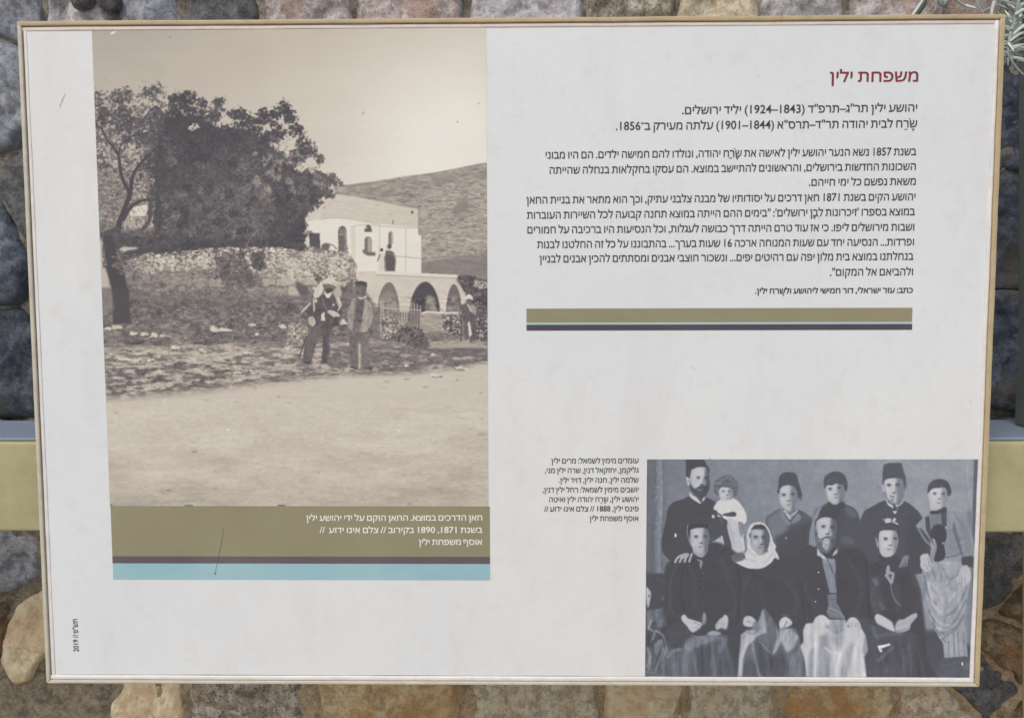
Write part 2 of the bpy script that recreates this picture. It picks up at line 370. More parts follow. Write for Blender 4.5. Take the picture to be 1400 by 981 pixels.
    for row, (y, h) in enumerate(((366, 12), (379, 12), (392, 12), (404, 11))):
        x = 172+g_.uniform(0, 20)
        while x < 408:
            w = g_.uniform(16, 36); t = .44+g_.uniform(-.05, .14)+(.12 if x > 320 else 0)
            if 290 < x < 345 and row < 2: t = .3
            c.poly([(x+1, y+1+g_.uniform(-1, 1)), (x+w-1, y+.5+g_.uniform(-1, 1)), (x+w-1, y+h-1), (x+1, y+h-1)], t, .8, .75, grain=.07, gs=(4, 3), seed=row*9+int(x))
            c.line([(x+2, y+1), (x+w-2, y+.6)], 1.1, .62+g_.uniform(-.1, .08), .7); c.line([(x, y), (x, y+h)], .9, .24, .6); c.line([(x+1, y+h), (x+w, y+h)], 1, .24, .6)
            x += w
    z2 = frame_of(120, 220, 4.904)
    rough(c, [(168,366),(408,364),(408,416),(168,416)], .16, 4, 3, 203, 2)
    foliage(c, z2((860, 630), (1000, 620), (1130, 740), (1080, 830), (960, 800), (860, 760)), .27, .22, 4, 2.5, .6, .5, 204)
    foliage(c, [(160, 392), (260, 396), (330, 388), (345, 402), (330, 420), (150, 425)], .36, .2, 5, 3, .6, .55, 206, .8)
    c.dabs(100, z2((870, 640), (1060, 660), (1130, 760), (1050, 820), (860, 790)), (.18, .36), (1.5, 4), seed=20)
    c.poly(z2((1300, 740), (1372, 735), (1372, 830), (1310, 830)), .70, 1); c.poly(z2((1310, 640), (1400, 640), (1400, 730), (1310, 730)), .66, 1, .8)
    c.dabs(160, [(345, 345), (358, 350), (360, 365), (345, 368)], (.15, .28), (2, 4), seed=21)
    z6 = frame_of(390, 350, 5.77)
    c.poly(z6((0, 115), (75, 112), (78, 200), (5, 222)), .66, .8); c.poly(z6((20, 232), (100, 240), (108, 310), (30, 325)), .68, .8); c.poly(z6((75, 190), (180, 230), (175, 330), (110, 320)), .30, 2)
    c.poly(z6((430, 110), (540, 150), (545, 300), (450, 340)), .50, 4, .6); c.dabs(160, z6((440, 180), (530, 190), (520, 290), (450, 290)), (.25, .4), (2, 4), seed=22)
    warp(c, [(150, 340), (480, 340), (480, 425), (150, 425)], 4, 4.5, 12, 9, 400); warp(c, [(150, 330), (480, 330), (480, 425), (150, 425)], 1.6, 1.4, 4, 3, 402)
    foliage(c, [(150, 395), (290, 392), (400, 400), (400, 425), (150, 425)], .36, .2, 7, 3.5, 1.2, .62, 404, .75, hard=.35); foliage(c, [(175, 372), (300, 370), (300, 400), (175, 405)], .36, .2, 8, 4, 1.3, 1.0, 405, .5, hard=.4)
    foliage(c, [(175, 350), (400, 345), (400, 410), (200, 410)], .60, .2, 8, 2.2, 1.4, 1.05, 406, .6, aspect=2, hard=.3); foliage(c, [(170, 352), (300, 338), (480, 345), (480, 395), (330, 372), (175, 378)], .82, .1, 6, 2.2, 1.4, .92, 407, .75, aspect=1.8, hard=.3)
    foliage(c, [(290, 345), (335, 340), (345, 372), (330, 392), (300, 385)], .30, .3, 7, 3, 1.2, .6, 430, .85); foliage(c, [(175, 366), (400, 364), (400, 376), (175, 380)], .34, .3, 6, 2.6, 1.2, .85, 431, .7, aspect=2, hard=.3); foliage(c, [(340, 345), (362, 342), (366, 366), (345, 370)], .24, .2, 4, 3, 1, .55, 432, .8)
    # slope below the wall: dark grass, tone falling into the pale track
    c.poly([(119, 412), (400, 404), (480, 400), (500, 430), (500, 470), (119, 480)], .37, 3, .8, grain=.06, gs=(10, 4), seed=23)
    rough(c, [(119, 410), (677, 405), (677, 480), (119, 484)], .24, 5, 2.0, 207, 3); foliage(c, [(140, 420), (420, 414), (470, 440), (470, 470), (140, 474)], .28, .2, 8, 4, 1.2, .72, 355, .7, aspect=2.5, hard=.4); foliage(c, [(140, 420), (420, 414), (470, 440), (470, 470), (140, 474)], .56, .2, 8, 2.5, 1.3, 1.02, 356, .7, aspect=2, hard=.4); rough(c, [(119, 410), (677, 405), (677, 480), (119, 484)], .10, 22, 8, 208, 3)
    c.dabs(700, [(140, 408), (480, 404), (520, 440), (672, 440), (672, 480), (140, 484)], (.22, .50), (1.2, 5), (.25, .6), (-.4, .4), .6, seed=24)
    c.poly([(119, 474), (677, 462), (677, 500), (620, 520), (400, 527), (260, 540), (160, 548), (119, 545)], .60, 4, .8, grain=.06, gs=(14, 4), seed=25)
    rough(c, [(119, 470), (677, 458), (677, 502), (560, 516), (400, 528), (119, 550)], .26, 7, 2, 209, 3); rough(c, [(119, 470), (677, 458), (677, 502), (560, 516), (400, 528), (119, 550)], .22, 34, 5, 210, 4)
    c.dabs(500, [(140, 470), (672, 460), (672, 500), (560, 515), (400, 524), (150, 544)], (.30, .66), (2, 10), (.12, .3), (-.12, .12), .55, seed=26)
    c.dabs(260, [(140, 476), (672, 466), (672, 500), (560, 512), (400, 522), (150, 540)], (.22, .34), (3, 11), (.12, .3), (-.12, .12), .6, seed=27)
    for k_, (pt, t_, th) in enumerate((([(140, 478), (672, 468), (672, 496), (560, 510), (400, 522), (150, 542)], .34, .78), ([(140, 500), (330, 492), (300, 524), (150, 540)], .30, .68), ([(140, 476), (480, 470), (400, 515), (150, 540)], .74, .86))):
        foliage(c, pt, t_, .2, 8, 3.0, 1.3, th, 350+k_, .8, aspect=4.5, hard=.3)
    # pale track
    c.poly([(119, 548), (180, 545), (280, 536), (380, 524), (470, 514), (560, 512), (640, 502), (677, 494), (677, 700), (119, 700)], .75, 6, 1, grain=.02, gs=(60, 10), seed=28)
    tr = .12*vnoise(c.H, c.W, 150, 34, 29, 6, .62)*np.clip((Y-570)/60, .3, 1)+.05*vnoise(c.H, c.W, 9, 3.5, 30, 3)+.03*vnoise(c.H, c.W, 3, 2, 37, 2)+.05*(vnoise(c.H, c.W, 60, 14, 31, 4)-.1)*np.clip((Y-590)/60, 0, 1)-.07*np.clip((Y-600)/90, 0, 1)
    k = np.clip((Y-530)/30, 0, 1); c.a += tr*k
    for (x, y, rx, ry, t, a_) in ((450, 555, 120, 14, .74, .5), (400, 560, 40, 16, .74, .4), (250, 665, 55, 15, .50, .55), (360, 668, 40, 12, .52, .35), (600, 640, 60, 16, .53, .5), (640, 600, 40, 20, .55, .5), (570, 625, 45, 7, .52, .5), (520, 598, 60, 5, .55, .4), (380, 596, 30, 4, .53, .4), (240, 668, 30, 7, .40, .4), (480, 690, 60, 8, .6, .5), (150, 680, 40, 14, .6, .5), (600, 670, 70, 10, .56, .45), (460, 640, 60, 7, .56, .4), (590, 560, 70, 6, .60, .5), (200, 600, 60, 20, .69, .5)):
        foliage(c, [(x-rx*1.2, y), (x-rx*.5, y-ry), (x+rx*.6, y-ry*.8), (x+rx*1.3, y+ry*.1), (x+rx*.4, y+ry), (x-rx*.7, y+ry*.7)], t, .06, max(4, ry*.9), max(4, ry*.7), 1.2, .55, int(x+y), a_*.45, aspect=4, hard=.7)
    c.dabs(900, [(145, 552), (480, 520), (670, 505), (670, 690), (150, 690)], (.46, .72), (3, 14), (.08, .2), (-.08, .08), .22, seed=31)
    for (x, y, w) in ((159, 564, 6), (266, 617.5, 9), (322, 549, 4), (381, 542, 5), (349, 531, 4), (582, 529, 9), (556, 518, 8), (528, 521.5, 9), (625, 518.5, 3), (657, 537, 4), (659, 571.5, 5), (658, 594, 13), (436, 645.5, 4), (412, 674, 6), (230, 670, 8), (553, 649, 4), (602, 674, 3), (560, 688, 5), (343, 522, 12), (290, 528, 14), (250, 533, 16), (160, 540, 12)):
        c.ell(x, y, w/2, .9, .34, .7, .6)
    for (x, y, w) in ((312, 587, 5), (545, 588, 4), (224, 549, 3)): c.ell(x, y, w/2, 1.4, .9, .5)
    # pale rocks
    for (x, y, w, h) in ((160, 447, 14, 5), (147, 449, 8, 4), (182, 456, 10, 4), (197, 457, 9, 5), (210, 458, 10, 6), (222, 459, 6, 3), (160, 434, 6, 4), (303, 451, 27, 5), (292, 450, 8, 7), (240, 475, 11, 5), (277, 479, 8, 4), (345, 444, 8, 4), (386, 446, 9, 6), (398, 447, 8, 5), (352, 457, 6, 3), (338, 482, 8, 3), (136, 412, 6, 6), (417, 452, 18, 8), (400, 455, 10, 6), (408, 462, 9, 5), (470, 440, 8, 7), (480, 470, 9, 3), (529, 436, 12, 5), (541, 441, 10, 5), (525, 446, 12, 5), (548, 452, 9, 4), (185, 492, 20, 3), (170, 491, 15, 3), (325, 509, 10, 3), (340, 506, 8, 3), (205, 492, 12, 3), (597, 512, 14, 5), (630, 503, 16, 4), (593, 485, 6, 3), (556, 499, 5, 3)):
        foliage(c, [(x-w*.6, y), (x-w*.2, y-h*.1), (x+w*.6, y+h*.3), (x+w*.4, y+h*.8), (x-w*.4, y+h*.8)], .24, .1, 1.5, 2, .7, .4, int(x), .7); c.dabs(int(w*h*.35)+4, [(x-w*.5, y-h*.2), (x-w*.1, y-h*.55), (x+w*.5, y-h*.2), (x+w*.45, y+h*.4), (x-w*.4, y+h*.35)], (.66, .88), (2.4, 5), (.4, .7), (-.3, .3), .9, seed=int(x*2))
    c.dabs(260, [(395, 440), (420, 444), (420, 470), (392, 470)], (.3, .8), (1.5, 4), (.4, .7), seed=33)
    # low wall and fence on the right
    lw = z7((-10, 470), (90, 478), (180, 540), (320, 460), (370, 435), (480, 445), (620, 440), (640, 470), (860, 452), (860, 670), (640, 660), (300, 640), (-10, 640))
    c.poly(lw, .44, .8, grain=.08, gs=(4, 3), seed=34)
    rubble(c, z7((0, 462), (90, 470), (190, 530), (220, 650), (0, 650)), 5, 3.4, .5, .85, .24, 35, 1)
    c.dabs(60, z7((0, 470), (180, 530), (200, 640), (0, 640)), (.45, .8), (2, 5), (.4, .7), (-.3, .3), .85, seed=35)
    rough(c, lw, .1, 3, 2, 36, 1); c.dabs(40, z7((0, 480), (230, 530), (250, 660), (0, 660)), (.2, .36), (1.2, 3.5), (.4, .7), (-.3, .3), .85, seed=36)
    c.poly(z7((325, 455), (370, 435), (490, 445), (495, 600), (330, 560)), .60, 1, .9, grain=.1, gs=(4, 2), seed=37)
    c.dabs(200, z7((330, 470), (500, 460), (500, 600), (330, 600)), (.45, .72), (3, 8), (.2, .35), (-.1, .1), .7, seed=38)
    rubble(c, z7((490, 450), (640, 450), (640, 640), (500, 620)), 7, 3.6, .4, .8, .15, 39, .8)
    c.dabs(10, z7((495, 470), (620, 465), (620, 610), (495, 610)), (.6, .8), (3, 7), (.3, .5), (-.1, .1), .9, seed=39); c.dabs(10, z7((490, 470), (640, 465), (640, 620), (495, 610)), (.14, .26), (2, 5), (.3, .5), (-.1, .1), .8, seed=40)
    c.line(z7((330, 452), (370, 438), (480, 446), (610, 446)), 2.6, .84)
    rubble(c, z7((755, 455), (865, 452), (865, 670), (755, 665)), 7, 4, .3, .66, .15, 41, .8)
    c.dabs(10, z7((760, 460), (860, 460), (860, 670), (760, 670)), (.14, .7), (2, 6), (.3, .5), (-.1, .1), .9, seed=41)
    foliage(c, z7((180, 560), (320, 560), (400, 720), (330, 740), (200, 700), (60, 650)), .33, .3, 4, 2.6, .6, .5, 212)
    c.dabs(60, z7((160, 540), (320, 560), (400, 720), (330, 740), (200, 700), (60, 640)), (.18, .42), (1.5, 4), seed=42)
    c.dabs(240, z7((540, 720), (850, 740), (850, 800), (520, 790)), (.28, .42), (3, 9), (.15, .3), (-.1, .1), .6, seed=43)
    c.poly(z7((390, 700), (640, 680), (850, 705), (850, 722), (540, 725), (400, 720)), .66, 1.4, .8)
    for x, a, b in ((3, 370, 470), (20, 375, 470), (168, 345, 520), (188, 345, 520), (207, 355, 520), (242, 368, 490), (266, 372, 520), (290, 376, 560), (315, 390, 570), (60, 370, 480), (90, 370, 480), (120, 370, 490), (145, 370, 500)):
        lo = x < 160 and x > 30
        c.line(z7((x, a), (x+1, b)), 1.5 if not lo else 1.2, .70 if not lo else .6, .9, curve=False)
    c.line(z7((20, 408), (320, 424)), 1.5, .72, .9, curve=False); c.poly(z7((225, 440), (310, 440), (310, 560), (240, 500)), .3, 2, .5)
    # big tree
    z1 = frame_of(120, 30, 4.904)
    crown = [(224, 137), (233, 130), (242, 126), (252, 133), (262, 141), (268, 136), (277, 138), (281, 143), (290, 133), (297, 134), (301, 138), (308, 140), (308, 150), (302, 158), (310, 166), (316, 158), (325, 152), (336, 155), (345, 163), (353, 158), (364, 151), (374, 155), (384, 142), (391, 137), (399, 144), (407, 153), (409, 166), (416, 180), (419, 196), (431, 203), (434, 216), (442, 222), (452, 228), (460, 240), (466, 251), (467, 259), (460, 270), (450, 283), (440, 291), (430, 302), (421, 306), (421, 345), (400, 340), (378, 334), (300, 336), (240, 338), (205, 330), (196, 310), (208, 285), (213, 270), (203, 250), (204, 225), (206, 205), (209, 188), (218, 176), (222, 160), (226, 148)]
    def clump(x, y, r_, t, dt=.14, sd=0, k=1.0, al=.95):
        th = np.linspace(0, 2*math.pi, 16)[:-1]
        foliage(c, [(x+r_*(1+.18*math.sin(3*q+x))*math.cos(q), y+r_*.85*(1+.18*math.cos(2*q+y))*math.sin(q)) for q in th], t, dt, r_*.42, 3.0, 1.15*k, .52, int(x*7+y*3)+sd, al, hard=.22, mott=5)
    core = [(226, 160), (262, 158), (300, 175), (340, 178), (372, 200), (392, 225), (425, 245), (440, 262), (418, 296), (416, 338), (380, 334), (240, 338), (208, 330), (212, 280), (208, 225), (216, 180)]
    foliage(c, core, .20, .10, 7, 3, .6, .42, 45, mott=9)
    for x, y, r_, t in ((214, 225, 17, .18), (222, 193, 19, .17), (214, 258, 14, .20), (234, 165, 18, .16), (246, 146, 21, .15), (257, 134, 13, .16), (238, 135, 9, .17), (270, 156, 15, .17), (276, 142, 9, .20), (297, 142, 8, .22), (304, 150, 5, .24), (292, 160, 10, .22), (281, 182, 20, .17), (313, 182, 17, .18), (329, 160, 13, .17), (318, 157, 8, .2), (344, 174, 18, .17), (360, 160, 13, .17), (374, 158, 12, .16), (388, 148, 11, .16), (396, 160, 11, .17), (404, 178, 11, .18), (378, 180, 14, .17), (414, 194, 9, .20), (365, 188, 12, .18), (300, 205, 22, .19), (260, 205, 24, .18), (340, 205, 20, .22), (372, 212, 16, .23), (408, 212, 13, .24), (424, 208, 10, .24), (436, 217, 8, .26), (398, 222, 12, .24), (232, 235, 20, .20), (250, 249, 24, .23), (242, 280, 24, .25), (222, 300, 16, .22), (289, 245, 26, .26), (313, 225, 22, .25), (321, 264, 26, .30), (281, 290, 26, .30), (345, 232, 22, .28), (360, 262, 20, .31), (329, 300, 26, .32), (360, 290, 22, .31), (384, 249, 18, .26), (410, 245, 16, .25), (430, 243, 16, .25), (450, 246, 12, .26), (461, 252, 7, .28), (446, 262, 12, .26), (432, 272, 14, .27), (416, 282, 13, .25), (400, 268, 18, .24), (390, 290, 18, .22), (404, 306, 14, .20), (380, 314, 18, .23), (350, 318, 18, .30), (250, 312, 20, .24), (228, 326, 16, .18), (290, 320, 20, .30), (406, 326, 12, .18)):
        clump(x, y, r_, t, .12+.35*max(0, t-.2))
    for x, y in ((207, 186), (204, 200), (203, 214), (201, 228), (200, 243), (202, 258), (206, 272), (204, 288), (200, 302), (212, 172), (216, 160)): clump(x, y, 10, .24, .22, 21, 1.6, .85)
    g2 = np.random.RandomState(77)
    for k_ in range(70):                       # lit leaf clusters over the mass
        x, y = g2.uniform(225, 440), g2.uniform(185, 325)
        if x > 330+ (y-150)*1.3 or x > 440-(y-260)*.9*(y > 260): continue
        clump(x, y, g2.uniform(5, 12), g2.uniform(.28, .46) if y > 215 else g2.uniform(.22, .30), .30, 5, 1.3, .55)
    for k_ in range(46):
        x, y = g2.uniform(220, 430), g2.uniform(175, 325); clump(x, y, g2.uniform(4, 9), .13, .08, 9, 1.3, .6)
    for k_ in range(16): clump(g2.uniform(345, 415), g2.uniform(205, 262), g2.uniform(3, 7), .62, .25, 11, 1.5, .6)
    for x, y, r_ in ((388, 196, 7), (399, 199, 6), (376, 199, 4), (428, 229, 6), (418, 226, 4), (299, 163, 4), (262, 175, 4), (268, 172, 5), (285, 150, 3)): clump(x, y, r_, .76, .04, 3, 1.5, .9)
    foliage(c, [(200, 318), (240, 322), (300, 328), (380, 328), (418, 332), (418, 344), (380, 338), (300, 338), (210, 348)], .22, .15, 4, 3, .5, .5, 216)
    c.line(z2((1010, 190), (1070, 160), (1140, 120)), 1.2, .5, .8); c.line(z2((1060, 570), (1105, 495), (1140, 460)), 1.2, .55, .8); c.line(z2((510, 405), (560, 375), (610, 360)), 1.1, .5, .7)
    c.line(z2((740, 375), (830, 395), (930, 385)), 1.6, .14, .6)
    # loose left tree: leaves against the sky
    def ldens(x, y):
        v = .5+.5*math.sin(x*.31+1.3*math.sin(y*.11))*math.sin(y*.27+x*.05); v = v*v
        top = 120+8*math.sin(x*.13)+(10 if 183 < x < 193 or 140 < x < 152 else 0)
        if y < top: return 0
        return min(1, .12+v*1.1)*(.65 if y < 150 else 1)
    lt = [(124, 118), (150, 126), (165, 114), (182, 116), (190, 128), (196, 112), (222, 112), (236, 128), (226, 170), (214, 200), (206, 236), (200, 262), (206, 286), (190, 330), (140, 330), (130, 260)]
    foliage(c, lt, .27, .22, 8, 3.4, 1.5, 1.02, 320, .9, hard=.3); foliage(c, [(124, 150), (214, 140), (212, 250), (204, 330), (130, 330)], .30, .25, 8, 2.8, 1.5, .98, 321, .85, hard=.35)
    c.dabs(1500, lt, (.14, .38), (1.0, 3.2), (.3, .7), al=.85, dens=ldens, seed=51)
    for (x, y, rx, ry, n) in ((166, 133, 16, 11, 330), (208, 125, 13, 8, 220), (143, 152, 9, 6, 120), (180, 172, 22, 12, 420), (150, 160, 16, 14, 160), (215, 165, 12, 22, 420), (190, 190, 26, 7, 240), (133, 150, 8, 26, 150), (140, 226, 14, 6, 120), (170, 155, 12, 12, 170), (297, 140, 7, 5, 60), (288, 160, 14, 12, 160), (303, 138, 6, 4, 60)):
        th = np.linspace(0, 2*math.pi, 14)[:-1]
        foliage(c, [(x+rx*math.cos(q), y+ry*math.sin(q)) for q in th], .23, .15, 6, 3.0, 1.5, .78, int(x*3+y), .95, hard=.22)
        c.dabs(n//4, [(x+rx*math.cos(q), y+ry*math.sin(q)) for q in th], (.15, .30), (1.4, 4.4), (.35, .8), seed=int(x+y))
    # lower left: pale grey-green leaves
    c.poly([(128, 228), (165, 236), (180, 262), (176, 300), (165, 320), (135, 322)], .42, 5, .7)
    rough(c, [(129, 226), (170, 232), (204, 236), (200, 262), (180, 275), (176, 300), (160, 318), (136, 322)], .34, 2.6, 2.2, 322, 3)
    c.dabs(900, [(129, 226), (170, 232), (204, 236), (205, 262), (180, 275), (196, 300), (190, 318), (136, 322)], (.2, .74), (1.2, 3.6), (.3, .8), al=.8, seed=52)
    c.poly(z2((275, 350), (310, 305), (400, 290), (405, 320), (385, 370), (300, 375)), .84, 1.5)
    c.dabs(20, z2((290, 300), (400, 295), (390, 360), (300, 360)), (.25, .4), (1, 2.5), seed=53)
    c.dabs(260, z2((230, 370), (430, 370), (400, 450), (240, 470)), (.5, .85), (1.2, 3.2), (.4, .8), al=.8, seed=54)
    c.dabs(420, z2((70, 420), (210, 400), (200, 480), (80, 520)), (.25, .55), (1.5, 4), al=.7, seed=55)
    br = lambda pts, w, w2, t=.17: c.line(pts, w, t, .95, w2)
    br([(129, 171), (138, 175), (146, 191), (155, 202), (162, 214), (164, 232), (168, 246), (176, 262)], 2.2, 5)
    br([(162, 210), (165, 198), (179, 187), (202, 181)], 2.2, 1.2); br([(149, 190), (152, 180), (164, 176)], 1.8, 1); br([(189, 171), (197, 161), (206, 150), (214, 144)], 1.6, 1.2)
    br([(212, 203), (204, 211), (197.5, 217), (186, 231), (180, 245), (178, 262), (170, 285), (163, 305), (160, 322)], 2.4, 8); br([(215, 229), (200, 230), (188, 234)], 2, 1)
    br([(212, 274), (197, 273), (180, 281), (168, 300)], 3, 6, .2); br([(206, 275), (204, 300), (196, 312)], 6, 5, .24)
    c.poly(z2((85, 480), (200, 440), (240, 520), (330, 500), (400, 500), (470, 560), (470, 600), (330, 640), (235, 680), (240, 760), (270, 860), (275, 990), (180, 990), (160, 850), (110, 690), (105, 560)), .22, 1.2)
    c.poly(z2((85, 480), (400, 450), (620, 480), (620, 570), (470, 600), (330, 560), (210, 530), (100, 540)), .25, 5, .7); rough(c, z2((85, 440), (620, 440), (620, 590), (100, 590)), .16, 3, 3, 420, 2)
    c.poly(z2((235, 575), (330, 578), (335, 590), (270, 600), (170, 640), (165, 620)), .72, .8); rubble(c, z2((95, 560), (120, 560), (235, 600), (240, 650), (160, 700), (100, 720)), 4, 3, .3, .7, .2, 410); c.poly(z2((105, 500), (165, 500), (200, 640), (250, 760), (275, 990), (180, 990), (150, 760), (115, 640)), .19, 1.2)
    c.poly(z2((160, 850), (275, 850), (290, 1090), (170, 1090)), .22, 1.5)
    c.dabs(220, z2((160, 640), (400, 620), (400, 700), (240, 770), (160, 700)), (.2, .6), (2, 5), (.3, .6), (-.4, .4), .6, seed=57)
    c.poly(z2((88, 850), (160, 870), (180, 1000), (95, 1000)), .45, 3, .6)
    # --- man with cane, pale head cloth
    c.ell(404, 491, 11, 3, .3, 2, .6); c.ell(452, 498, 14, 2, .38, 1.5, .7); c.ell(500, 503, 10, 1.6, .4, 1.2, .7)
    c.poly(z6((240, 330), (270, 315), (320, 300), (390, 320), (440, 400), (455, 450), (430, 480), (415, 545), (365, 570), (345, 640), (355, 740), (340, 850), (282, 850), (296, 720), (290, 590), (270, 600), (240, 700), (205, 840), (138, 830), (150, 720), (180, 600), (190, 540), (175, 470), (180, 400)), .27, .6, grain=.05, gs=(3, 3), seed=58)
    c.poly(z6((180, 560), (285, 540), (270, 620), (230, 720), (200, 830), (145, 825), (160, 680)), .38, 2, .7); c.poly(z6((345, 640), (365, 570), (352, 690), (356, 740), (344, 840), (330, 850)), .42, 1, .7)
    c.poly(z6((140, 830), (150, 850), (200, 850), (205, 835)), .2, .6); c.shape(z6((85, 860), (110, 838), (150, 840), (190, 870), (100, 875)), .45, .6); c.shape(z6((280, 860), (320, 850), (360, 880), (350, 893), (290, 882)), .66, .6)
    c.shape(z6((225, 325), (236, 262), (278, 208), (320, 178), (360, 170), (400, 195), (410, 215), (300, 210), (300, 260), (270, 320)), .80, .6)
    c.shape(z6((400, 225), (428, 238), (445, 295), (430, 330), (436, 395), (418, 398), (396, 330), (385, 290)), .66, .6); c.line(z6((415, 330), (438, 380), (415, 425)), 1.5, .88)
    c.shape(z6((303, 212), (340, 215), (398, 235), (392, 262), (345, 290), (312, 275), (302, 240)), .40, .6); c.shape(z6((318, 258), (345, 252), (378, 262), (350, 285), (325, 280)), .2, .6); c.line(z6((310, 238), (330, 236)), 1, .2)
    c.poly(z6((303, 280), (330, 300), (370, 280), (350, 330), (325, 330)), .86, .5)
    c.line(z6((283, 320), (310, 380), (335, 450)), 1.1, .5, .9); c.line(z6((128, 440), (160, 405), (195, 372)), 2, .82, curve=False); c.line(z6((222, 335), (226, 430)), 1.8, .82, curve=False); c.ell(432, 411, 1.6, 2.6, .85)
    c.shape(z6((335, 440), (360, 425), (420, 450), (425, 480), (380, 480)), .72, .5); c.poly(z6((285, 455), (310, 440), (315, 510), (282, 510)), .80, .5); c.shape(z6((182, 490), (215, 475), (238, 510), (230, 548), (195, 545)), .66, .6); c.ell(456, 416.5, 1.4, 1.6, .8, .4)
    c.line(z6((105, 805), (130, 730), (165, 630)), 1.5, .18, curve=False); c.poly(z6((385, 480), (420, 475), (415, 548), (370, 550)), .22, .6)
    c.line(z6((302, 215), (345, 212), (400, 232)), 1.6, .9, .8, soft=1); c.line(z6((262, 220), (250, 290), (222, 330)), 1.2, .62, .6, soft=1); c.poly(z6((318, 262), (345, 256), (376, 264), (350, 290), (325, 284)), .20, .8, .8); c.ell(447.5, 390.5, 1.3, .8, .52, .6, .8); c.line(z6((420, 860), (450, 866)), 3, .4, .5, soft=2)
    # --- man with cap and open jacket
    rough(c, z6((170, 300), (460, 300), (430, 600), (350, 860), (130, 860)), .10, 2.2, 3.5, 411, 1)
    c.poly(z6((560, 318), (625, 315), (660, 350), (692, 400), (690, 480), (700, 600), (665, 620), (655, 720), (680, 830), (640, 880), (605, 860), (595, 700), (585, 690), (578, 760), (572, 885), (515, 860), (502, 700), (510, 600), (488, 520), (495, 420), (530, 340)), .40, .6, grain=.04, gs=(3, 3), seed=59)
    c.poly(z6((530, 335), (565, 320), (550, 440), (535, 600), (490, 560), (492, 440)), .56, .8, .9); c.poly(z6((625, 320), (690, 400), (688, 500), (650, 608), (595, 600), (610, 430)), .60, .8, .9); c.line(z6((655, 400), (672, 450), (650, 520)), 1.5, .42, .8); c.line(z6((630, 400), (640, 470)), 1, .78, .7)
    c.poly(z6((570, 335), (625, 330), (605, 520), (548, 520)), .30, .8); c.line(z6((690, 400), (700, 500), (690, 590)), 2.2, .40, .8); c.line(z6((560, 600), (600, 605), (650, 600)), 1.4, .25, .8); c.poly(z6((515, 600), (580, 620), (575, 870), (520, 855), (505, 700)), .36, 1.2, .8); c.line(z6((580, 700), (582, 880)), 2, .72, .9, curve=False); c.line(z6((555, 340), (535, 590)), .8, .25, .8)
    c.shape(z6((556, 215), (640, 215), (640, 270), (622, 310), (590, 315), (562, 285), (552, 262)), .40, .6); c.line(z6((556, 232), (590, 240)), 1.6, .24); c.line(z6((560, 290), (585, 292)), 1.2, .22); c.poly(z6((600, 240), (642, 225), (628, 312), (600, 312)), .3, 1.2, .8); c.poly(z6((553, 200), (600, 196), (645, 206), (642, 238), (556, 226)), .20, .5)
    c.line(z6((575, 325), (605, 332), (638, 315)), 1.8, .86); c.ell(489, 399, 1, 1, .2)
    c.poly(z6((512, 865), (572, 885), (570, 893), (515, 880)), .18, .5); c.poly(z6((605, 880), (680, 870), (690, 905), (660, 900)), .25, .6); c.poly(z6((655, 560), (695, 590), (690, 610), (650, 600)), .3, .6)
    rough(c, z6((490, 320), (700, 320), (700, 620), (680, 880), (510, 880)), .14, 2.2, 4, 412, 1)
    c.poly(z6((580, 690), (595, 690), (602, 870), (578, 870)), .66, .8, .8)
    # --- seated/standing man at the right edge, white turban
    c.poly(z7((620, 400), (670, 370), (740, 365), (780, 430), (785, 480), (750, 500), (765, 640), (735, 665), (700, 680), (665, 660), (660, 520), (640, 430)), .31, .6, grain=.06, gs=(2, 2), seed=60)
    c.poly(z7((680, 380), (700, 370), (760, 400), (755, 470), (720, 440)), .58, 1, .9); c.poly(z7((690, 520), (705, 515), (725, 620), (700, 640)), .80, .6); c.shape(z7((670, 320), (700, 300), (728, 320), (725, 345), (672, 345)), .84, .5)
    c.shape(z7((680, 342), (720, 342), (715, 380), (692, 385)), .33, .6); c.line(z7((690, 380), (715, 435)), 1.6, .75); c.line(z7((630, 460), (640, 560), (632, 670)), 1.5, .2, curve=False); c.shape(z7((670, 670), (700, 650), (700, 685), (668, 685)), .6, .6)
    rough(c, z7((620, 370), (790, 370), (770, 670), (640, 670)), .14, 2, 3, 413, 1)
    # scars of the print
    c.shape(z1((152, 78), (165, 68), (188, 64), (180, 74), (160, 84)), .99, .4); c.ell(232.8, 51.4, .9, .9, .15, .4); c.ell(143, 109, 2.2, .7, .48, .5, .7, rot=.3); c.ell(496.5, 154.5, 1, 2.4, .45, .8, .8)
    c.ell(625.5, 166.5, 1, 1.4, .5, .6, .8); c.ell(654.5, 141.5, .9, .8, .4, .4)
    for x in (148, 258, 385): c.ell(x, 691, 6, 1.6, .3, .6, .8)
    for (x, y, w, t) in ((210, 93, 14, .5), (300, 60, 9, .5), (420, 120, 12, .8), (560, 95, 18, .9), (620, 300, 10, .6)): c.ell(x, y, w, w*.5, t, 6, .10)
    c.a += .014*vnoise(c.H, c.W, 1.8, 1.8, 71, 2)+.012*vnoise(c.H, c.W, 40, 3, 72, 2)
    c.a = np.clip(.5+(c.a-.5)*1.06, .1, 1)
    c.a = blur(c.a, 1)*.45+c.a*.55
    return c
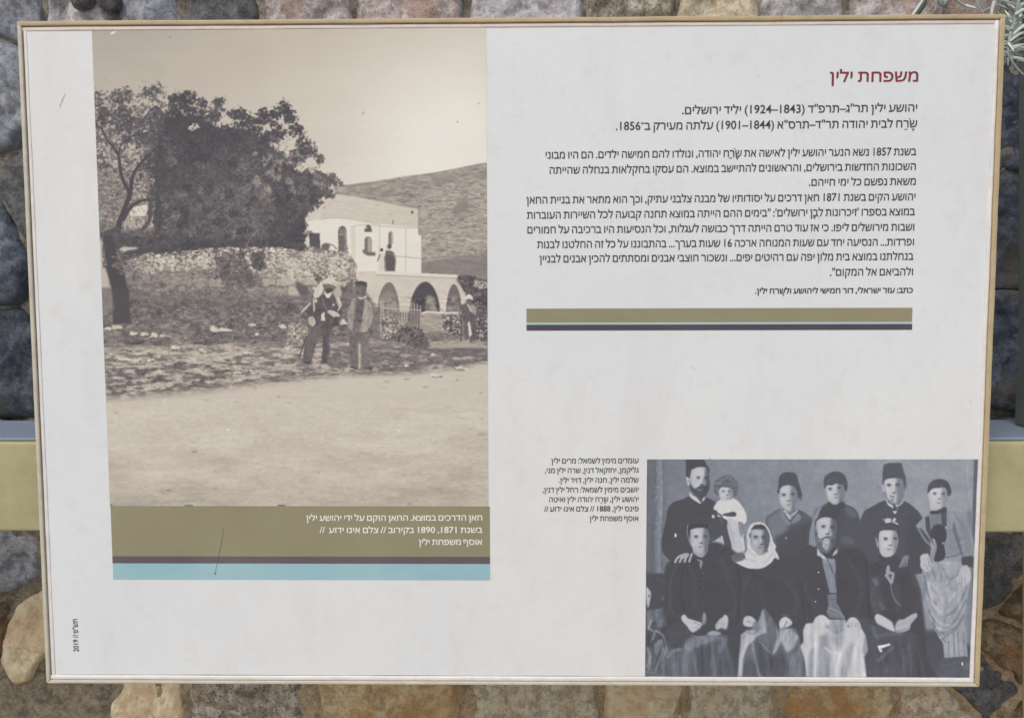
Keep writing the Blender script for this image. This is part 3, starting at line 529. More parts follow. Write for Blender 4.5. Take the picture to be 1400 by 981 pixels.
def paint_family():
    """old blue-grey studio photograph: ten people of a family, six behind and four seated"""
    c = Canvas(880, 624, 1347, 931, 2.4); X, Y = c.X, c.Y; S = c.shape
    A = frame_of(880, 620, 6.131); B = frame_of(1030, 620, 6.131); D = frame_of(1180, 620, 6.133)
    E_ = frame_of(880, 770, 6.131); F = frame_of(1030, 770, 6.131); G = frame_of(1180, 770, 5.945)
    K1 = frame_of(930, 620, 12.26); K2 = frame_of(1050, 640, 12.26); K3 = frame_of(1100, 680, 14.01); K4 = frame_of(1190, 625, 12.26)
    K5 = frame_of(930, 700, 14.01); K6 = frame_of(1010, 700, 14.01); K7 = frame_of(1180, 700, 14.01)
    DK = .13
    def FB(pts, t, soft=.6):
        S(pts, t, soft); P = np.array(pts); x0, x1, y0, y1 = P[:, 0].min(), P[:, 0].max(), P[:, 1].min(), P[:, 1].max()
        m, a, b, d, e = c.mask(pts, .8, 6); xx = (c.X[a:b, d:e]-(x0+x1)/2)/((x1-x0)/2); yy = (c.Y[a:b, d:e]-(y0+y1)/2)/((y1-y0)/2)
        c.a[a:b, d:e] += m*(.06-.16*np.clip((xx+.25)**2+(yy+.15)**2*.6, 0, 1.3)-.05*xx+.05*np.exp(-((xx+.1)**2*6+(yy+.55)**2*9))-.07*np.exp(-((yy+.12)**2*40))*(np.abs(xx) > .15))
    def face(fr, poly, eL, eR, nose, mouth, ew=4.2, base=.73, sh=.52, mw=4.2, edge=.0, dk=.20, eRt=None, hide_mouth=False, brow=.30, xs=None):
        """a face modelled with soft tones, lit from the left"""
        base -= .04; sh -= .03; S(poly, base, .7); m, a, b, d, e = c.mask(poly, .8, 6); xx, yy = c.X[a:b, d:e], c.Y[a:b, d:e]; P = np.array(poly); x0, x1, y0, y1 = P[:, 0].min(), P[:, 0].max(), P[:, 1].min(), P[:, 1].max()
        (lx, ly), (rx, ry), (nx_, ny_), (mx, my) = fr(eL, eR, nose, mouth); w = x1-x0; h = y1-y0
        q = np.clip((xx-(nx_ if xs is None else xs))/(w*.24)+.10*np.sin((yy-y0)/h*5), 0, 1); q = q*q*(3-2*q)
        v = q*(sh-.05-base)-.10*np.clip(1-(xx-x0)/(w*.16), 0, 1)-.10*np.clip((yy-(my+h*.04))/(h*.22), 0, 1)*(.4+q)+.07*np.exp(-(((xx-lx-w*.08)/(w*.28))**2+((yy-y0-h*.17)/(h*.13))**2))+.07*np.exp(-(((xx-lx+w*.02)/(w*.14))**2+((yy-ly-h*.19)/(h*.10))**2))
        c.a[a:b, d:e] += v*m
        c.ell(nx_-w*.02, (ly+ny_)/2+h*.03, w*.05, h*.13, base+.12, 1.2, .6); c.ell(nx_+w*.07, (ly+ny_)/2+h*.05, w*.05, h*.13, sh+.02, 1.3, .5)
        for k, (ex, ey) in enumerate(((lx, ly), (rx, ry))):
            t0 = base-.26 if k == 0 else sh-.18
            c.ell(ex+(.3 if k == 0 else -.2), ey-.3, ew*.62, ew*.36, t0, 1.7, .85); c.line([(ex-ew*.5, ey-ew*.34), (ex, ey-ew*.46), (ex+ew*.5, ey-ew*.34)], 1.3, brow-.08, .8, soft=1.1)
            c.ell(ex, ey, ew*.40, ew*.20, dk+.03, .8, .9); c.ell(ex, ey, ew*.17, ew*.17, dk-.04, .5, .9); c.ell(ex-ew*.28, ey+.1, .6, .45, t0+.16, .5, .6)
            c.ell(ex, ey+ew*.36, ew*.4, ew*.12, t0+.03, 1, .5)
        c.ell(nx_, ny_, w*.10, .85, sh-.22, 1.0, .85); c.ell(nx_+w*.03, ny_+.2, .9, .6, sh-.24, .7, .6); c.ell(nx_, ny_+1.7, w*.05, .9, sh+.02, 1, .4)
        if not hide_mouth:
            c.line([(mx-mw/2, my+.1), (mx-mw*.1, my-.15), (mx+mw*.1, my), (mx+mw/2, my+.1)], .95, .28, .85, soft=1.0); c.ell(mx, my+1.1, mw*.36, .6, base-.14, .8, .6); c.ell(mx+.2, my+2.5, mw*.4, .7, sh-.04, 1.1, .5); c.ell(mx-.2, my+4, mw*.4, .9, base+.04, 1.3, .35)
    # studio backdrop
    g = .45+.10*np.clip((X-900)/280, 0, 1)+.03*np.exp(-(((X-1270)/70)**2))-.05*np.clip((Y-700)/200, 0, 1)
    g -= .12*np.clip((915-X)/30, 0, 1); g += .05*vnoise(c.H, c.W, 60, 50, 101, 5)+.02*vnoise(c.H, c.W, 3, 3, 102, 2)
    c.a[:] = g
    for x, w, t in ((900, 6, .50), (903, 2, .62), (895, 3, .34), (888, 5, .38), (907, 2, .36), (911, 3, .42)):
        c.line([(x, 626), (x+1, 690), (x-2, 740), (x-1, 790)], w, t, .6, soft=2.5)
    c.dabs(60, A((100, 100), (170, 100), (150, 700), (90, 700)), (.5, .72), (1, 3), seed=4)
    c.line(D((880, 50), (870, 200), (890, 300), (860, 420)), 1.4, .70, .5, soft=1.5); c.line(D((915, 60), (905, 230), (870, 360), (890, 480)), 2, .50, .5, soft=2)
    c.poly(D((930, 45), (1010, 45), (985, 1000), (985, 1900), (910, 1900), (915, 600)), .30, .8); c.poly(D((870, 480), (915, 480), (912, 1900), (880, 1900)), .42, 3, .7)
    # floor and the left corner (table, drapery, carved chair)
    c.poly(G((-1200, 500), (600, 540), (960, 700), (960, 960), (-1200, 960)), .20, 5); c.poly(G((640, 760), (920, 740), (920, 940), (560, 940)), .27, 3, grain=.04, gs=(8, 3))
    c.poly(E_((20, 70), (215, 85), (215, 125), (165, 140), (180, 240), (150, 300), (200, 330), (200, 700), (20, 700)), .17, .8)
    c.line(E_((22, 85), (120, 78), (215, 92)), 1.4, .38, .8); c.line(E_((120, 140), (170, 150), (185, 240), (160, 290)), 1.5, .3, .6)
    S(E_((22, 200), (45, 215), (62, 250), (50, 330), (38, 370), (24, 320)), .72, .8); c.ell(887.5, 814, 1, 1.6, .15); c.poly(E_((22, 390), (60, 380), (100, 400), (90, 470), (30, 560)), .42, 2, .8)
    foliage(c, E_((90, 380), (190, 360), (210, 520), (110, 540)), .36, .16, 3, 5, .8, .5, 21, .8)
    for p, w, t in ((((200, 400), (222, 470), (205, 540), (195, 580)), 2.2, .68), (((100, 560), (160, 600), (185, 700), (160, 800)), 2.4, .55), (((140, 640), (100, 700), (60, 800), (40, 900)), 3.2, .52), (((40, 540), (90, 580), (60, 650)), 2.4, .5), (((30, 700), (50, 780), (30, 860)), 3, .5), (((150, 640), (160, 720), (120, 830), (100, 890)), 2, .56), (((60, 470), (40, 540)), 1.6, .66)):
        c.line(E_(*p), w, t, .85, soft=1.1)
    S(E_((80, 690), (120, 640), (150, 650), (140, 720), (110, 770)), .50, 1.2, .8); c.line(E_((40, 600), (80, 690), (70, 820)), 1.4, .12, .8); c.line(E_((150, 690), (120, 780), (90, 860)), 1.2, .14, .8)
    c.poly(E_((20, 900), (120, 900), (120, 955), (20, 955)), .34, 2, .7); c.line(E_((20, 905), (60, 915), (110, 905)), 1.2, .55, .7)
    # ---------------- standing man at the left, fez and beard
    S(A((385, 355), (440, 380), (520, 365), (600, 405), (640, 480), (700, 700), (720, 800), (560, 900), (380, 860), (300, 900), (250, 910), (170, 840), (150, 740), (185, 560), (200, 470), (240, 410), (330, 380)), DK+.03, .8)
    c.poly(A((300, 480), (320, 600), (310, 760), (300, 600)), DK+.07, 3, .6); c.line(A((385, 370), (400, 430), (440, 620)), 2, DK+.07, .4, soft=2)
    face(K1, K1((155, 300), (270, 225), (400, 220), (470, 270), (490, 400), (480, 560), (430, 680), (350, 760), (260, 690), (190, 610), (160, 480)), (302, 405), (432, 408), (360, 515), (325, 600), 4.2, .76, .36, hide_mouth=True, xs=961)
    S(K1((160, 470), (178, 510), (225, 575), (270, 580), (310, 545), (360, 530), (420, 530), (470, 500), (492, 430), (485, 590), (430, 700), (360, 770), (330, 760), (250, 690), (175, 600)), .15, 1.6, .95)
    c.ell(956.5, 669, 4.2, 1.6, .50, 1.3, .85); c.ell(956, 667.4, 4.6, .8, .2, .8, .7); c.ell(955.5, 671.5, 3.4, 1.2, .3, 1.2, .6); c.ell(957, 674.5, 2.6, 1.6, .34, 1.4, .6)
    S(K1((100, 395), (130, 400), (150, 440), (155, 520), (135, 530), (110, 470)), .76, .5); c.ell(940.6, 657, .9, 1.6, .4, .5, .8)
    c.poly(K1((92, 85), (395, 85), (440, 180), (490, 250), (498, 330), (440, 225), (360, 215), (270, 225), (180, 275), (160, 300), (150, 400), (100, 380)), DK+.02, .5)
    c.poly(K1((160, 290), (185, 272), (175, 330), (160, 400), (145, 400)), .15, .6)
    S(K1((160, 640), (200, 690), (280, 740), (350, 820), (330, 835), (270, 800), (190, 745), (158, 700)), .82, .5); S(K1((360, 790), (375, 750), (415, 720), (420, 740), (400, 780), (370, 800)), .76, .5)
    c.ell(923.6, 731.2, 1.5, 2.8, .95, .5)
    # child on his arm
    S(A((620, 400), (680, 375), (760, 375), (820, 430), (860, 510), (860, 570), (830, 590), (800, 570), (840, 680), (850, 800), (700, 830), (640, 800), (600, 760), (570, 700), (620, 500), (585, 460)), .86, .8)
    c.poly(A((700, 540), (790, 560), (820, 700), (850, 830), (740, 830), (690, 640)), .72, 3, .8, grain=.06, gs=(3, 3)); c.poly(A((690, 580), (720, 570), (760, 700), (760, 780)), .62, 2, .5)
    S(A((600, 730), (650, 700), (700, 760), (640, 790), (590, 760)), .66, 1, .8); c.poly(A((560, 740), (590, 740), (600, 770), (570, 760)), .74, .8)
    S(K1((565, 500), (600, 440), (680, 390), (760, 358), (850, 370), (930, 440), (975, 530), (960, 640), (940, 705), (890, 710), (860, 600), (760, 570), (680, 560), (650, 640), (650, 700), (600, 680), (565, 620)), .33, 1)
    rough(c, K1((565, 500), (700, 380), (850, 370), (975, 530), (940, 705), (600, 700)), .12, 3, 3, 7, 1.5); c.line(K1((580, 500), (640, 490), (690, 480)), 2, .52, .8, soft=1.2); c.line(K1((700, 430), (780, 400), (860, 440)), 2, .45, .7, soft=1.4)
    face(K1, K1((640, 640), (680, 570), (760, 560), (830, 570), (880, 620), (890, 700), (860, 760), (780, 790), (700, 780), (660, 720)), (722, 630), (818, 630), (790, 688), (800, 735), 3.2, .78, .62, 3.2, dk=.28, brow=.5)
    c.poly(K1((680, 775), (760, 785), (860, 760), (900, 810), (660, 810)), .84, 1.4, .8)
    for k_ in range(26): q = c.rg.uniform(0, 2*math.pi); x_, y_ = 993+15.5*math.cos(q)*c.rg.uniform(.75, 1.05), 664+14*math.sin(q)*c.rg.uniform(.7, 1.05); (y_ < 668 or abs(x_-993) > 11) and y_ < 680 and (abs(x_-993) > 9 or y_ < 662) and c.line([(x_-1.5, y_), (x_, y_-1), (x_+1.6, y_+.6)], 1, c.rg.uniform(.2, .52), .6, soft=1)
    S(A((655, 510), (700, 495), (760, 485), (778, 510), (760, 525), (700, 522)), .20, .5); S(A((575, 570), (600, 520), (640, 530), (700, 560), (700, 620), (740, 800), (690, 808), (660, 690), (620, 710), (575, 730), (565, 640)), .19, .8)
    c.line(A((590, 485), (640, 510), (660, 540)), 2.4, .2, .9); c.line(A((650, 540), (655, 585)), 1.1, .6, .6); c.ell(975, 705.5, 2, 2.6, .80, .5); c.line(A((640, 600), (640, 700)), 2.4, .23, .6, soft=2)
    S(A((795, 570), (835, 580), (845, 640), (820, 700), (800, 650)), .46, 1, .8); c.line(A((840, 690), (858, 800)), 2, .28, .8, soft=1)
    # hand on the shoulder (left)
    # ---------------- boy with fez
    S(B((240, 455), (300, 500), (370, 465), (480, 530), (520, 620), (540, 800), (520, 1000), (180, 1000), (150, 800), (100, 560), (150, 500)), .26, 1.2)
    c.poly(B((110, 540), (230, 460), (290, 600), (270, 720), (190, 800), (150, 740)), .47, 6, .8); c.poly(B((180, 700), (300, 640), (480, 560), (520, 700), (540, 1000), (200, 1000)), DK+.04, 6, .9)
    S(B((225, 465), (255, 470), (310, 570), (290, 600), (240, 540)), .52, 1.2, .8); S(B((320, 570), (370, 500), (400, 530), (370, 570), (310, 585)), .50, 1.0, .9); c.line(B((255, 485), (300, 560)), 1.3, .18, .9)
    S(K2((265, 700), (320, 720), (370, 770), (430, 740), (490, 690), (480, 740), (420, 800), (370, 860), (320, 800)), .58, .6); c.line(K2((268, 705), (320, 770), (360, 830)), 1.6, .82); c.line(K2((400, 770), (450, 740), (490, 700)), 1.5, .78); c.line(K2((400, 810), (440, 790), (470, 770)), 1, .3, .8)
    c.poly(K2((330, 640), (440, 640), (470, 720), (380, 770), (330, 740)), .42, 1.6, .7)
    face(K2, K2((175, 450), (190, 360), (240, 300), (330, 280), (420, 300), (480, 360), (490, 480), (470, 600), (430, 680), (370, 715), (300, 700), (240, 640), (190, 540)), (262, 447), (415, 434), (345, 540), (345, 602), 4.4, .75, .54)
    c.poly(K2((155, 400), (190, 130), (250, 75), (340, 58), (440, 75), (485, 110), (500, 200), (540, 320), (575, 440), (555, 530), (500, 520), (490, 380), (440, 300), (340, 272), (250, 290), (200, 340), (185, 440)), .20, .5); c.poly(K2((500, 480), (555, 470), (545, 545), (500, 530)), .42, 1, .8)
    c.ell(1074.8, 735, 1, 1.4, .85, .5)
    # ---------------- girl with checked sleeves
    S(B((620, 415), (700, 430), (760, 420), (850, 460), (890, 540), (900, 700), (830, 760), (600, 800), (470, 790), (480, 640), (520, 480), (570, 445)), .22, .8)
    rough(c, B((760, 430), (850, 460), (890, 540), (890, 690), (760, 700)), .10, 2.2, 2.2, 33, 1.2); c.poly(B((770, 440), (840, 460), (870, 530), (790, 560)), .36, 2, .7)
    sl = B((545, 445), (575, 450), (545, 520), (510, 640), (525, 770), (465, 790), (470, 660), (500, 540)); c.poly(sl, .58, .8)
    for k in range(15): y = 694+k*3.6; xx = 1119-6.5*math.sin(min(1, k/9)*1.6)-k*.35; c.line([(xx-6, y+.6), (xx+5, y-1)], .8, .32, .6, curve=False)
    for dx in (0, 3.4): c.line(B((535+dx*6, 450), (495+dx*6, 560), (478+dx*6, 680), (485+dx*6, 780)), .7, .36, .5)
    S(B((730, 700), (790, 690), (850, 730), (820, 760), (740, 750)), .36, 1.6, .8)
    face(B, B((605, 280), (680, 240), (740, 260), (770, 320), (755, 380), (720, 420), (680, 425), (640, 400), (612, 340)), (643, 297), (718, 287), (690, 338), (692, 364), 4.2, .76, .54)
    S(B((590, 240), (600, 190), (650, 155), (710, 148), (760, 175), (788, 240), (785, 300), (770, 320), (755, 270), (720, 240), (690, 225), (660, 262), (615, 260), (605, 290), (592, 275)), .22, .6); c.poly(B((604, 262), (612, 225), (690, 215), (745, 240), (735, 262), (700, 248), (660, 262), (625, 262)), .22, 1, .9); c.line(B((620, 240), (640, 215), (690, 205)), 1.6, .38, .6, soft=1.4); c.ell(1155.6, 671.5, 1.2, 2, .5, .5)
    S(B((628, 400), (680, 428), (755, 400), (765, 450), (700, 470), (630, 450)), DK+.02, .6)
    # ---------------- tall man, fez
    S(D((0, 500), (60, 450), (190, 390), (270, 440), (340, 395), (440, 460), (500, 540), (560, 700), (560, 860), (500, 1000), (-40, 1000), (-60, 700)), .20, .8); c.poly(D((380, 520), (490, 540), (540, 760), (500, 980), (330, 980)), .16, 4, .8)
    face(K4, K4((225, 460), (230, 380), (300, 350), (430, 340), (520, 360), (560, 440), (560, 560), (530, 680), (460, 760), (380, 770), (300, 700), (245, 580)), (308, 468), (456, 464), (395, 590), (375, 650), 4.6, .78, .54, brow=.2)
    c.ell(1219.5, 678.6, 3.4, .9, .36, .9, .8); c.ell(1220, 683, 2.6, 1.3, .34, 1.2, .75); c.line(K4((245, 570), (275, 680), (345, 745), (430, 770), (510, 715), (555, 600)), 2.4, .38, .55, soft=2)
    S(K4((190, 460), (215, 470), (235, 560), (225, 580), (200, 540)), .70, .5); S(K4((600, 430), (630, 420), (620, 490), (590, 530)), .45, .8, .8)
    c.poly(K4((200, 430), (205, 250), (222, 125), (320, 88), (520, 88), (550, 200), (600, 350), (598, 430), (570, 480), (545, 380), (500, 350), (420, 342), (300, 350), (232, 385), (222, 460)), .24, .5); c.poly(K4((545, 380), (600, 380), (598, 470), (572, 570), (560, 500)), .28, .8, .9)
    S(K4((270, 690), (300, 750), (370, 800), (390, 850), (360, 840), (300, 800), (268, 740)), .80, .5); S(K4((420, 800), (480, 790), (545, 730), (555, 745), (500, 800), (430, 830)), .76, .5); c.line(K4((395, 790), (410, 830), (400, 870)), 2.2, .16); c.poly(K4((370, 895), (455, 895), (410, 950)), .84, .4); c.line(K4((430, 865), (470, 850)), 1.1, .6)
    # ---------------- standing girl at the right, draped skirt
    skirt = G((480, -20), (860, -20), (870, 150), (840, 300), (820, 480), (850, 750), (660, 765), (650, 650), (560, 500), (500, 330), (480, 160)); c.poly(skirt, .62, 1)
    rough(c, skirt, .10, 5, 9, 61, 1.5)
    for p, w, t in ((((500, 100), (520, 230), (590, 330)), 2.6, .35), (((520, 60), (560, 200), (640, 260)), 2, .44), (((490, 160), (510, 320), (580, 470)), 2.2, .40), (((560, 480), (640, 600), (690, 640)), 2.2, .34), (((640, 20), (700, 120), (800, 60)), 2.4, .42), (((840, 200), (760, 360), (680, 420)), 3, .40), (((830, 300), (760, 440), (690, 520)), 2.6, .38), (((600, 550), (660, 560), (740, 520)), 2.4, .40), (((820, 420), (740, 540), (640, 600)), 2.4, .36), (((740, 100), (680, 180)), 1.8, .46), (((560, 30), (590, 130)), 2, .40), (((610, 0), (640, 110)), 1.8, .42)):
        c.line(G(*p), w, t, .6, soft=2.4)
    for p, w, t in ((((530, 150), (560, 300), (620, 400)), 3, .80), (((600, 200), (640, 300), (640, 400)), 5, .76), (((560, 400), (620, 480), (700, 500)), 3, .76), (((600, 520), (660, 540)), 2.6, .8), (((700, 300), (740, 240)), 3.5, .74), (((620, 60), (610, 160), (640, 240)), 4, .72), (((780, 80), (800, 200)), 2.4, .7), (((620, 600), (650, 590)), 2, .8)):
        c.line(G(*p), w, t, .6, soft=2.6)
    for x, t in ((665, .62), (690, .42), (710, .6), (735, .42), (750, .66), (770, .44), (795, .60), (815, .44), (835, .62)): c.line(G((x, 560), (x+4, 660), (x+8, 750)), 1.8, t, .7, soft=1.1)
    S(D((520, 520), (600, 470), (700, 470), (790, 480), (860, 540), (920, 700), (930, 860), (850, 870), (820, 830), (700, 870), (560, 910), (590, 780), (500, 640), (450, 600)), .55, .8)
    rough(c, D((520, 520), (600, 470), (700, 470), (790, 480), (860, 540), (920, 700), (930, 860), (850, 870), (820, 830), (700, 870), (560, 910), (590, 780), (500, 640), (450, 600)), .07, 2, 2, 66, 1)
    for k in range(12):
        c.line(D((760+k*9, 490+k*8), (830+k*7, 650+k*10), (850+k*7, 860)), .6, .40, .45); c.line(D((770+k*8, 520+k*28), (860+k*5, 490+k*30)), .6, .40, .45); c.line(D((700, 640+k*18), (830, 625+k*18)), .6, .38, .45)
        c.line(D((700+k*11, 620), (700+k*11, 860)), .6, .40, .4)
    c.poly(D((760, 560), (800, 700), (845, 860), (835, 880), (790, 760), (750, 640)), .32, 1.2, .8); c.line(D((450, 600), (520, 720), (590, 780)), 3, .62, .7, soft=1.2); c.poly(D((520, 530), (555, 520), (570, 660), (590, 760), (560, 700), (530, 640)), .20, .8)
    c.poly(D((560, 510), (650, 490), (650, 600), (575, 640)), .48, .8)
    for x in (575, 595, 615, 635): c.line(D((x, 505), (x+4, 610)), .8, .3, .7, curve=False)
    c.poly(D((650, 470), (700, 470), (700, 620), (660, 620)), .22, .8); S(D((570, 640), (600, 600), (650, 590), (690, 620), (700, 700), (680, 760), (690, 860), (640, 900), (595, 890), (620, 780), (600, 720), (570, 690)), .13, .7)
    c.ell(1293.2, 720.6, 1.2, 1.4, .85, .5); c.ell(1289.4, 741.8, 1.1, 1.3, .85, .5); c.ell(1277.6, 738, .8, .9, .8, .4); c.line(D((700, 868), (770, 850), (830, 828)), 1.2, .25, .9)
    S(D((485, 850), (540, 835), (560, 880), (570, 960), (540, 985), (490, 960), (480, 900)), .74, .7); c.line(D((540, 870), (560, 950)), 1, .4, .7); c.line(D((510, 880), (540, 970)), .9, .52, .6); S(G((470, -10), (520, -10), (540, 60), (500, 50), (470, 30)), .72, .8); c.line(G((500, 0), (530, 50)), 1, .4, .7)
    S(D((830, 870), (920, 860), (925, 940), (860, 945), (830, 920)), .17, .7); S(G((800, 30), (840, 10), (870, 50), (875, 130), (840, 170), (800, 200), (780, 210), (790, 150), (760, 150), (775, 90)), .72, .7); c.line(G((805, 110), (795, 190)), .9, .45, .7); c.line(G((825, 110), (830, 160)), .9, .5, .6)
    face(D, D((540, 360), (545, 330), (600, 280), (680, 280), (712, 340), (705, 400), (670, 450), (620, 470), (570, 470), (555, 400)), (600, 336), (672, 337), (638, 378), (632, 409), 4.0, .79, .62, dk=.24)
    S(D((540, 330), (550, 260), (590, 222), (650, 210), (710, 235), (738, 300), (735, 340), (712, 350), (700, 300), (670, 265), (640, 285), (590, 285), (560, 310)), .20, .6); c.poly(D((560, 300), (575, 262), (640, 255), (690, 268), (690, 285), (640, 278), (590, 288)), .20, 1, .9); c.line(D((590, 245), (598, 282)), 1.6, .36, .5, soft=1.4)
    S(D((565, 480), (620, 475), (690, 445), (695, 480), (640, 500), (568, 505)), .16, .6)
    # ---------------- the seated row: one dark mass of coats
    S([(908, 790), (912, 770), (930, 760), (950, 752), (975, 740), (1000, 750), (1020, 765), (1060, 770), (1080, 760), (1100, 750), (1120, 748), (1160, 745), (1180, 755), (1190, 770), (1215, 762), (1238, 768), (1256, 800), (1264, 850), (1268, 900), (1275, 935), (1150, 935), (960, 935), (915, 880), (908, 840)], DK+.01, 2.2)
    c.poly(G((-100, 400), (420, 560), (520, 930), (-40, 930)), .22, 5, .9); c.poly(G((60, 100), (120, 120), (180, 380), (100, 400), (60, 300)), .26, 5, .6)
    rough(c, [(908, 760), (1262, 760), (1262, 930), (908, 930)], .025, 30, 18, 70, 4)
    for p_, w_, t_ in (([(925, 768), (916, 800), (918, 835), (936, 842)], 5, .22), ([(940, 765), (950, 800), (948, 830)], 6, .19), ([(985, 765), (1000, 800), (1004, 835), (990, 842)], 6, .20), ([(1025, 785), (1012, 815), (1018, 842)], 6, .20), ([(1068, 785), (1090, 815), (1085, 838)], 6, .21), ([(1112, 770), (1100, 800), (1118, 835)], 5, .20), ([(1160, 765), (1178, 800), (1172, 835)], 6, .20), ([(1200, 790), (1192, 815), (1200, 840)], 6, .25), ([(1248, 785), (1258, 815), (1250, 838)], 6, .20), ([(1040, 800), (1045, 835)], 8, .18), ([(1225, 800), (1228, 835)], 8, .21)): c.line(p_, w_, t_, .6, soft=4)
    for p_ in ([(1005, 762), (1012, 800), (1008, 850)], [(1098, 760), (1096, 800), (1100, 850)], [(1184, 765), (1186, 800), (1190, 850)], [(934, 775), (930, 810), (936, 835)]): c.line(p_, 1.8, .07, .8, soft=1.6)
    # coats between the heads (dark fill behind)
    S([(1043, 742), (1080, 760), (1110, 745), (1110, 790), (1040, 790)], DK+.02, 2)
    # --- seated 1
    face(K5, K5((180, 440), (185, 340), (250, 305), (400, 290), (520, 310), (555, 420), (565, 520), (540, 640), (520, 760), (430, 855), (340, 840), (250, 770), (235, 690), (190, 580)), (300, 470), (480, 465), (402, 586), (378, 652), 4.4, .74, .48, 5)
    c.poly(K5((240, 710), (340, 790), (440, 775), (520, 700), (500, 790), (430, 856), (330, 835), (250, 770)), .56, 1.6, .6)
    c.poly(K5((140, 220), (560, 220), (560, 330), (520, 305), (420, 285), (300, 290), (190, 330), (180, 480), (155, 470)), .10, .5); c.line(K5((148, 230), (130, 330), (140, 420), (165, 520), (200, 620)), 1.3, .60, .85); c.line(K5((560, 220), (575, 330)), 1.2, .42, .6)
    c.line(K5((330, 900), (370, 920), (400, 970)), 1.6, .62); S(K5((380, 940), (410, 900), (430, 960), (410, 1040), (395, 1090), (370, 1000)), .55, .6)
    for y in (783, 790.5, 804.5, 826): c.ell(961.5, y, 1, .9, .34, .4)
    for q in range(4):
        x0 = 252+q*30; c.line(A((x0+60, 850+q*-4), (x0+30+q*6, 870), (x0+10+q*10, 905-q*2)), 3.0, .70, .95, soft=.8); c.line(A((x0+50, 865), (x0+26+q*8, 905)), .6, .3, .5)
    S(A((300, 850), (350, 830), (370, 835), (350, 870), (320, 880)), .66, .7)
    # lap, hands
    S(E_((200, 560), (330, 480), (400, 600), (330, 700), (200, 720)), .2, 3, .7)
    S(E_((330, 700), (380, 620), (470, 610), (600, 600), (700, 610), (700, 700), (740, 960), (330, 960)), .33, 1.4)
    N6 = frame_of(880, 777, 6.0086)
    c.poly(N6((330, 640), (380, 570), (450, 556), (600, 545), (650, 570), (560, 600), (440, 640), (360, 690)), .50, 3, .8); c.poly(N6((430, 650), (540, 620), (560, 890), (440, 890)), .22, 4, .8); c.poly(N6((590, 670), (700, 640), (770, 890), (600, 890)), .25, 5, .8)
    c.line(N6((345, 690), (335, 780), (340, 890)), 3, .46, .7, soft=4); c.line(N6((405, 650), (415, 760), (438, 890)), 1.6, .44, .7, soft=2); c.line(N6((562, 620), (572, 760), (580, 890)), 1.8, .44, .7, soft=2); c.line(N6((640, 720), (655, 880)), 1.4, .38, .6, soft=2)
    S(E_((180, 760), (240, 710), (310, 710), (330, 800), (340, 960), (140, 960), (150, 850)), .36, 2, .8); c.line(E_((200, 780), (250, 730), (310, 715)), 4, .50, .8, soft=2)
    S(E_((318, 440), (345, 425), (370, 455), (430, 475), (490, 500), (470, 540), (430, 570), (400, 572), (360, 520), (320, 475)), .76, .6); c.line(E_((400, 540), (450, 520)), .9, .46, .6); c.line(E_((420, 490), (480, 515)), 1, .28, .7); c.line(E_((420, 560), (460, 540)), .8, .5, .5)
    S(E_((600, 520), (630, 470), (660, 450), (680, 425), (708, 450), (705, 520), (690, 550), (650, 540), (615, 555)), .72, .6)
    for x in (625, 650, 672): c.line(E_((x, 490), (x-6, 540)), .8, .42, .6)
    S(E_((490, 470), (500, 410), (520, 420), (525, 480), (500, 515)), .52, .8); S(E_((530, 590), (580, 560), (650, 580), (600, 600)), .60, .8); c.line(E_((400, 600), (470, 612), (540, 600), (650, 590)), 1, .62, .8); c.line(E_((240, 570), (300, 580), (370, 575)), 1.6, .30, .6, soft=1.2)
    for x_, y_, w_ in ((954, 858, 3), (990, 859, 3)): c.ell(x_, y_, w_, 1.6, .5, 2, .45)
    # --- seated 2, white head scarf
    S(K6((155, 560), (170, 360), (240, 230), (370, 185), (480, 210), (560, 290), (620, 430), (660, 560), (715, 650), (700, 710), (760, 830), (765, 905), (690, 870), (640, 940), (560, 1010), (440, 1070), (300, 1080), (150, 1060), (-60, 960), (-100, 900), (60, 830), (150, 740)), .84, .6)
    S(A((735, 850), (830, 830), (850, 880), (780, 905), (755, 900)), .34, 1)
    face(K6, K6((215, 480), (240, 330), (380, 300), (540, 340), (580, 480), (580, 620), (540, 720), (470, 790), (400, 800), (320, 760), (240, 660)), (322, 475), (478, 478), (432, 608), (400, 662), 4.8, .68, .38, 5, xs=1040.5)
    c.poly(K6((230, 330), (300, 240), (430, 225), (500, 260), (550, 340), (460, 325), (340, 318)), .15, .6); c.poly(K6((195, 420), (230, 370), (225, 470), (205, 500)), .28, .8); c.line(K6((540, 340), (575, 420), (590, 560)), 1.3, .22, .9); c.line(K6((330, 795), (400, 810), (480, 792), (540, 740)), 1.2, .42, .7, soft=1.3); c.poly(K6((540, 700), (570, 720), (560, 770), (530, 770)), .3, .8, .7)
    for p in (((160, 700), (230, 780), (330, 850)), ((560, 880), (640, 790), (650, 730)), ((60, 890), (200, 900), (330, 940)), ((480, 960), (570, 900)), ((600, 560), (640, 660)), ((180, 500), (175, 620)), ((660, 800), (740, 880))): c.line(K6(*p), 1.4, .64, .7, soft=1.2)
    S(E_((860, 440), (900, 440), (940, 475), (930, 520), (880, 530), (835, 510), (838, 460)), .74, .6); c.ell(1023.5, 849, 2.4, 1.4, .5, .8, .7)
    lap2 = E_((815, 590), (900, 550), (1000, 530), (1000, 430)) + F((60, 410), (85, 375), (130, 430), (170, 480), (200, 540), (270, 545), (350, 540), (380, 600), (400, 700), (440, 965), (0, 965)) + E_((790, 965), (800, 760), (830, 640))
    c.poly(lap2, .48, 1.2); pass
    c.poly(lap2, .33, 1.2)
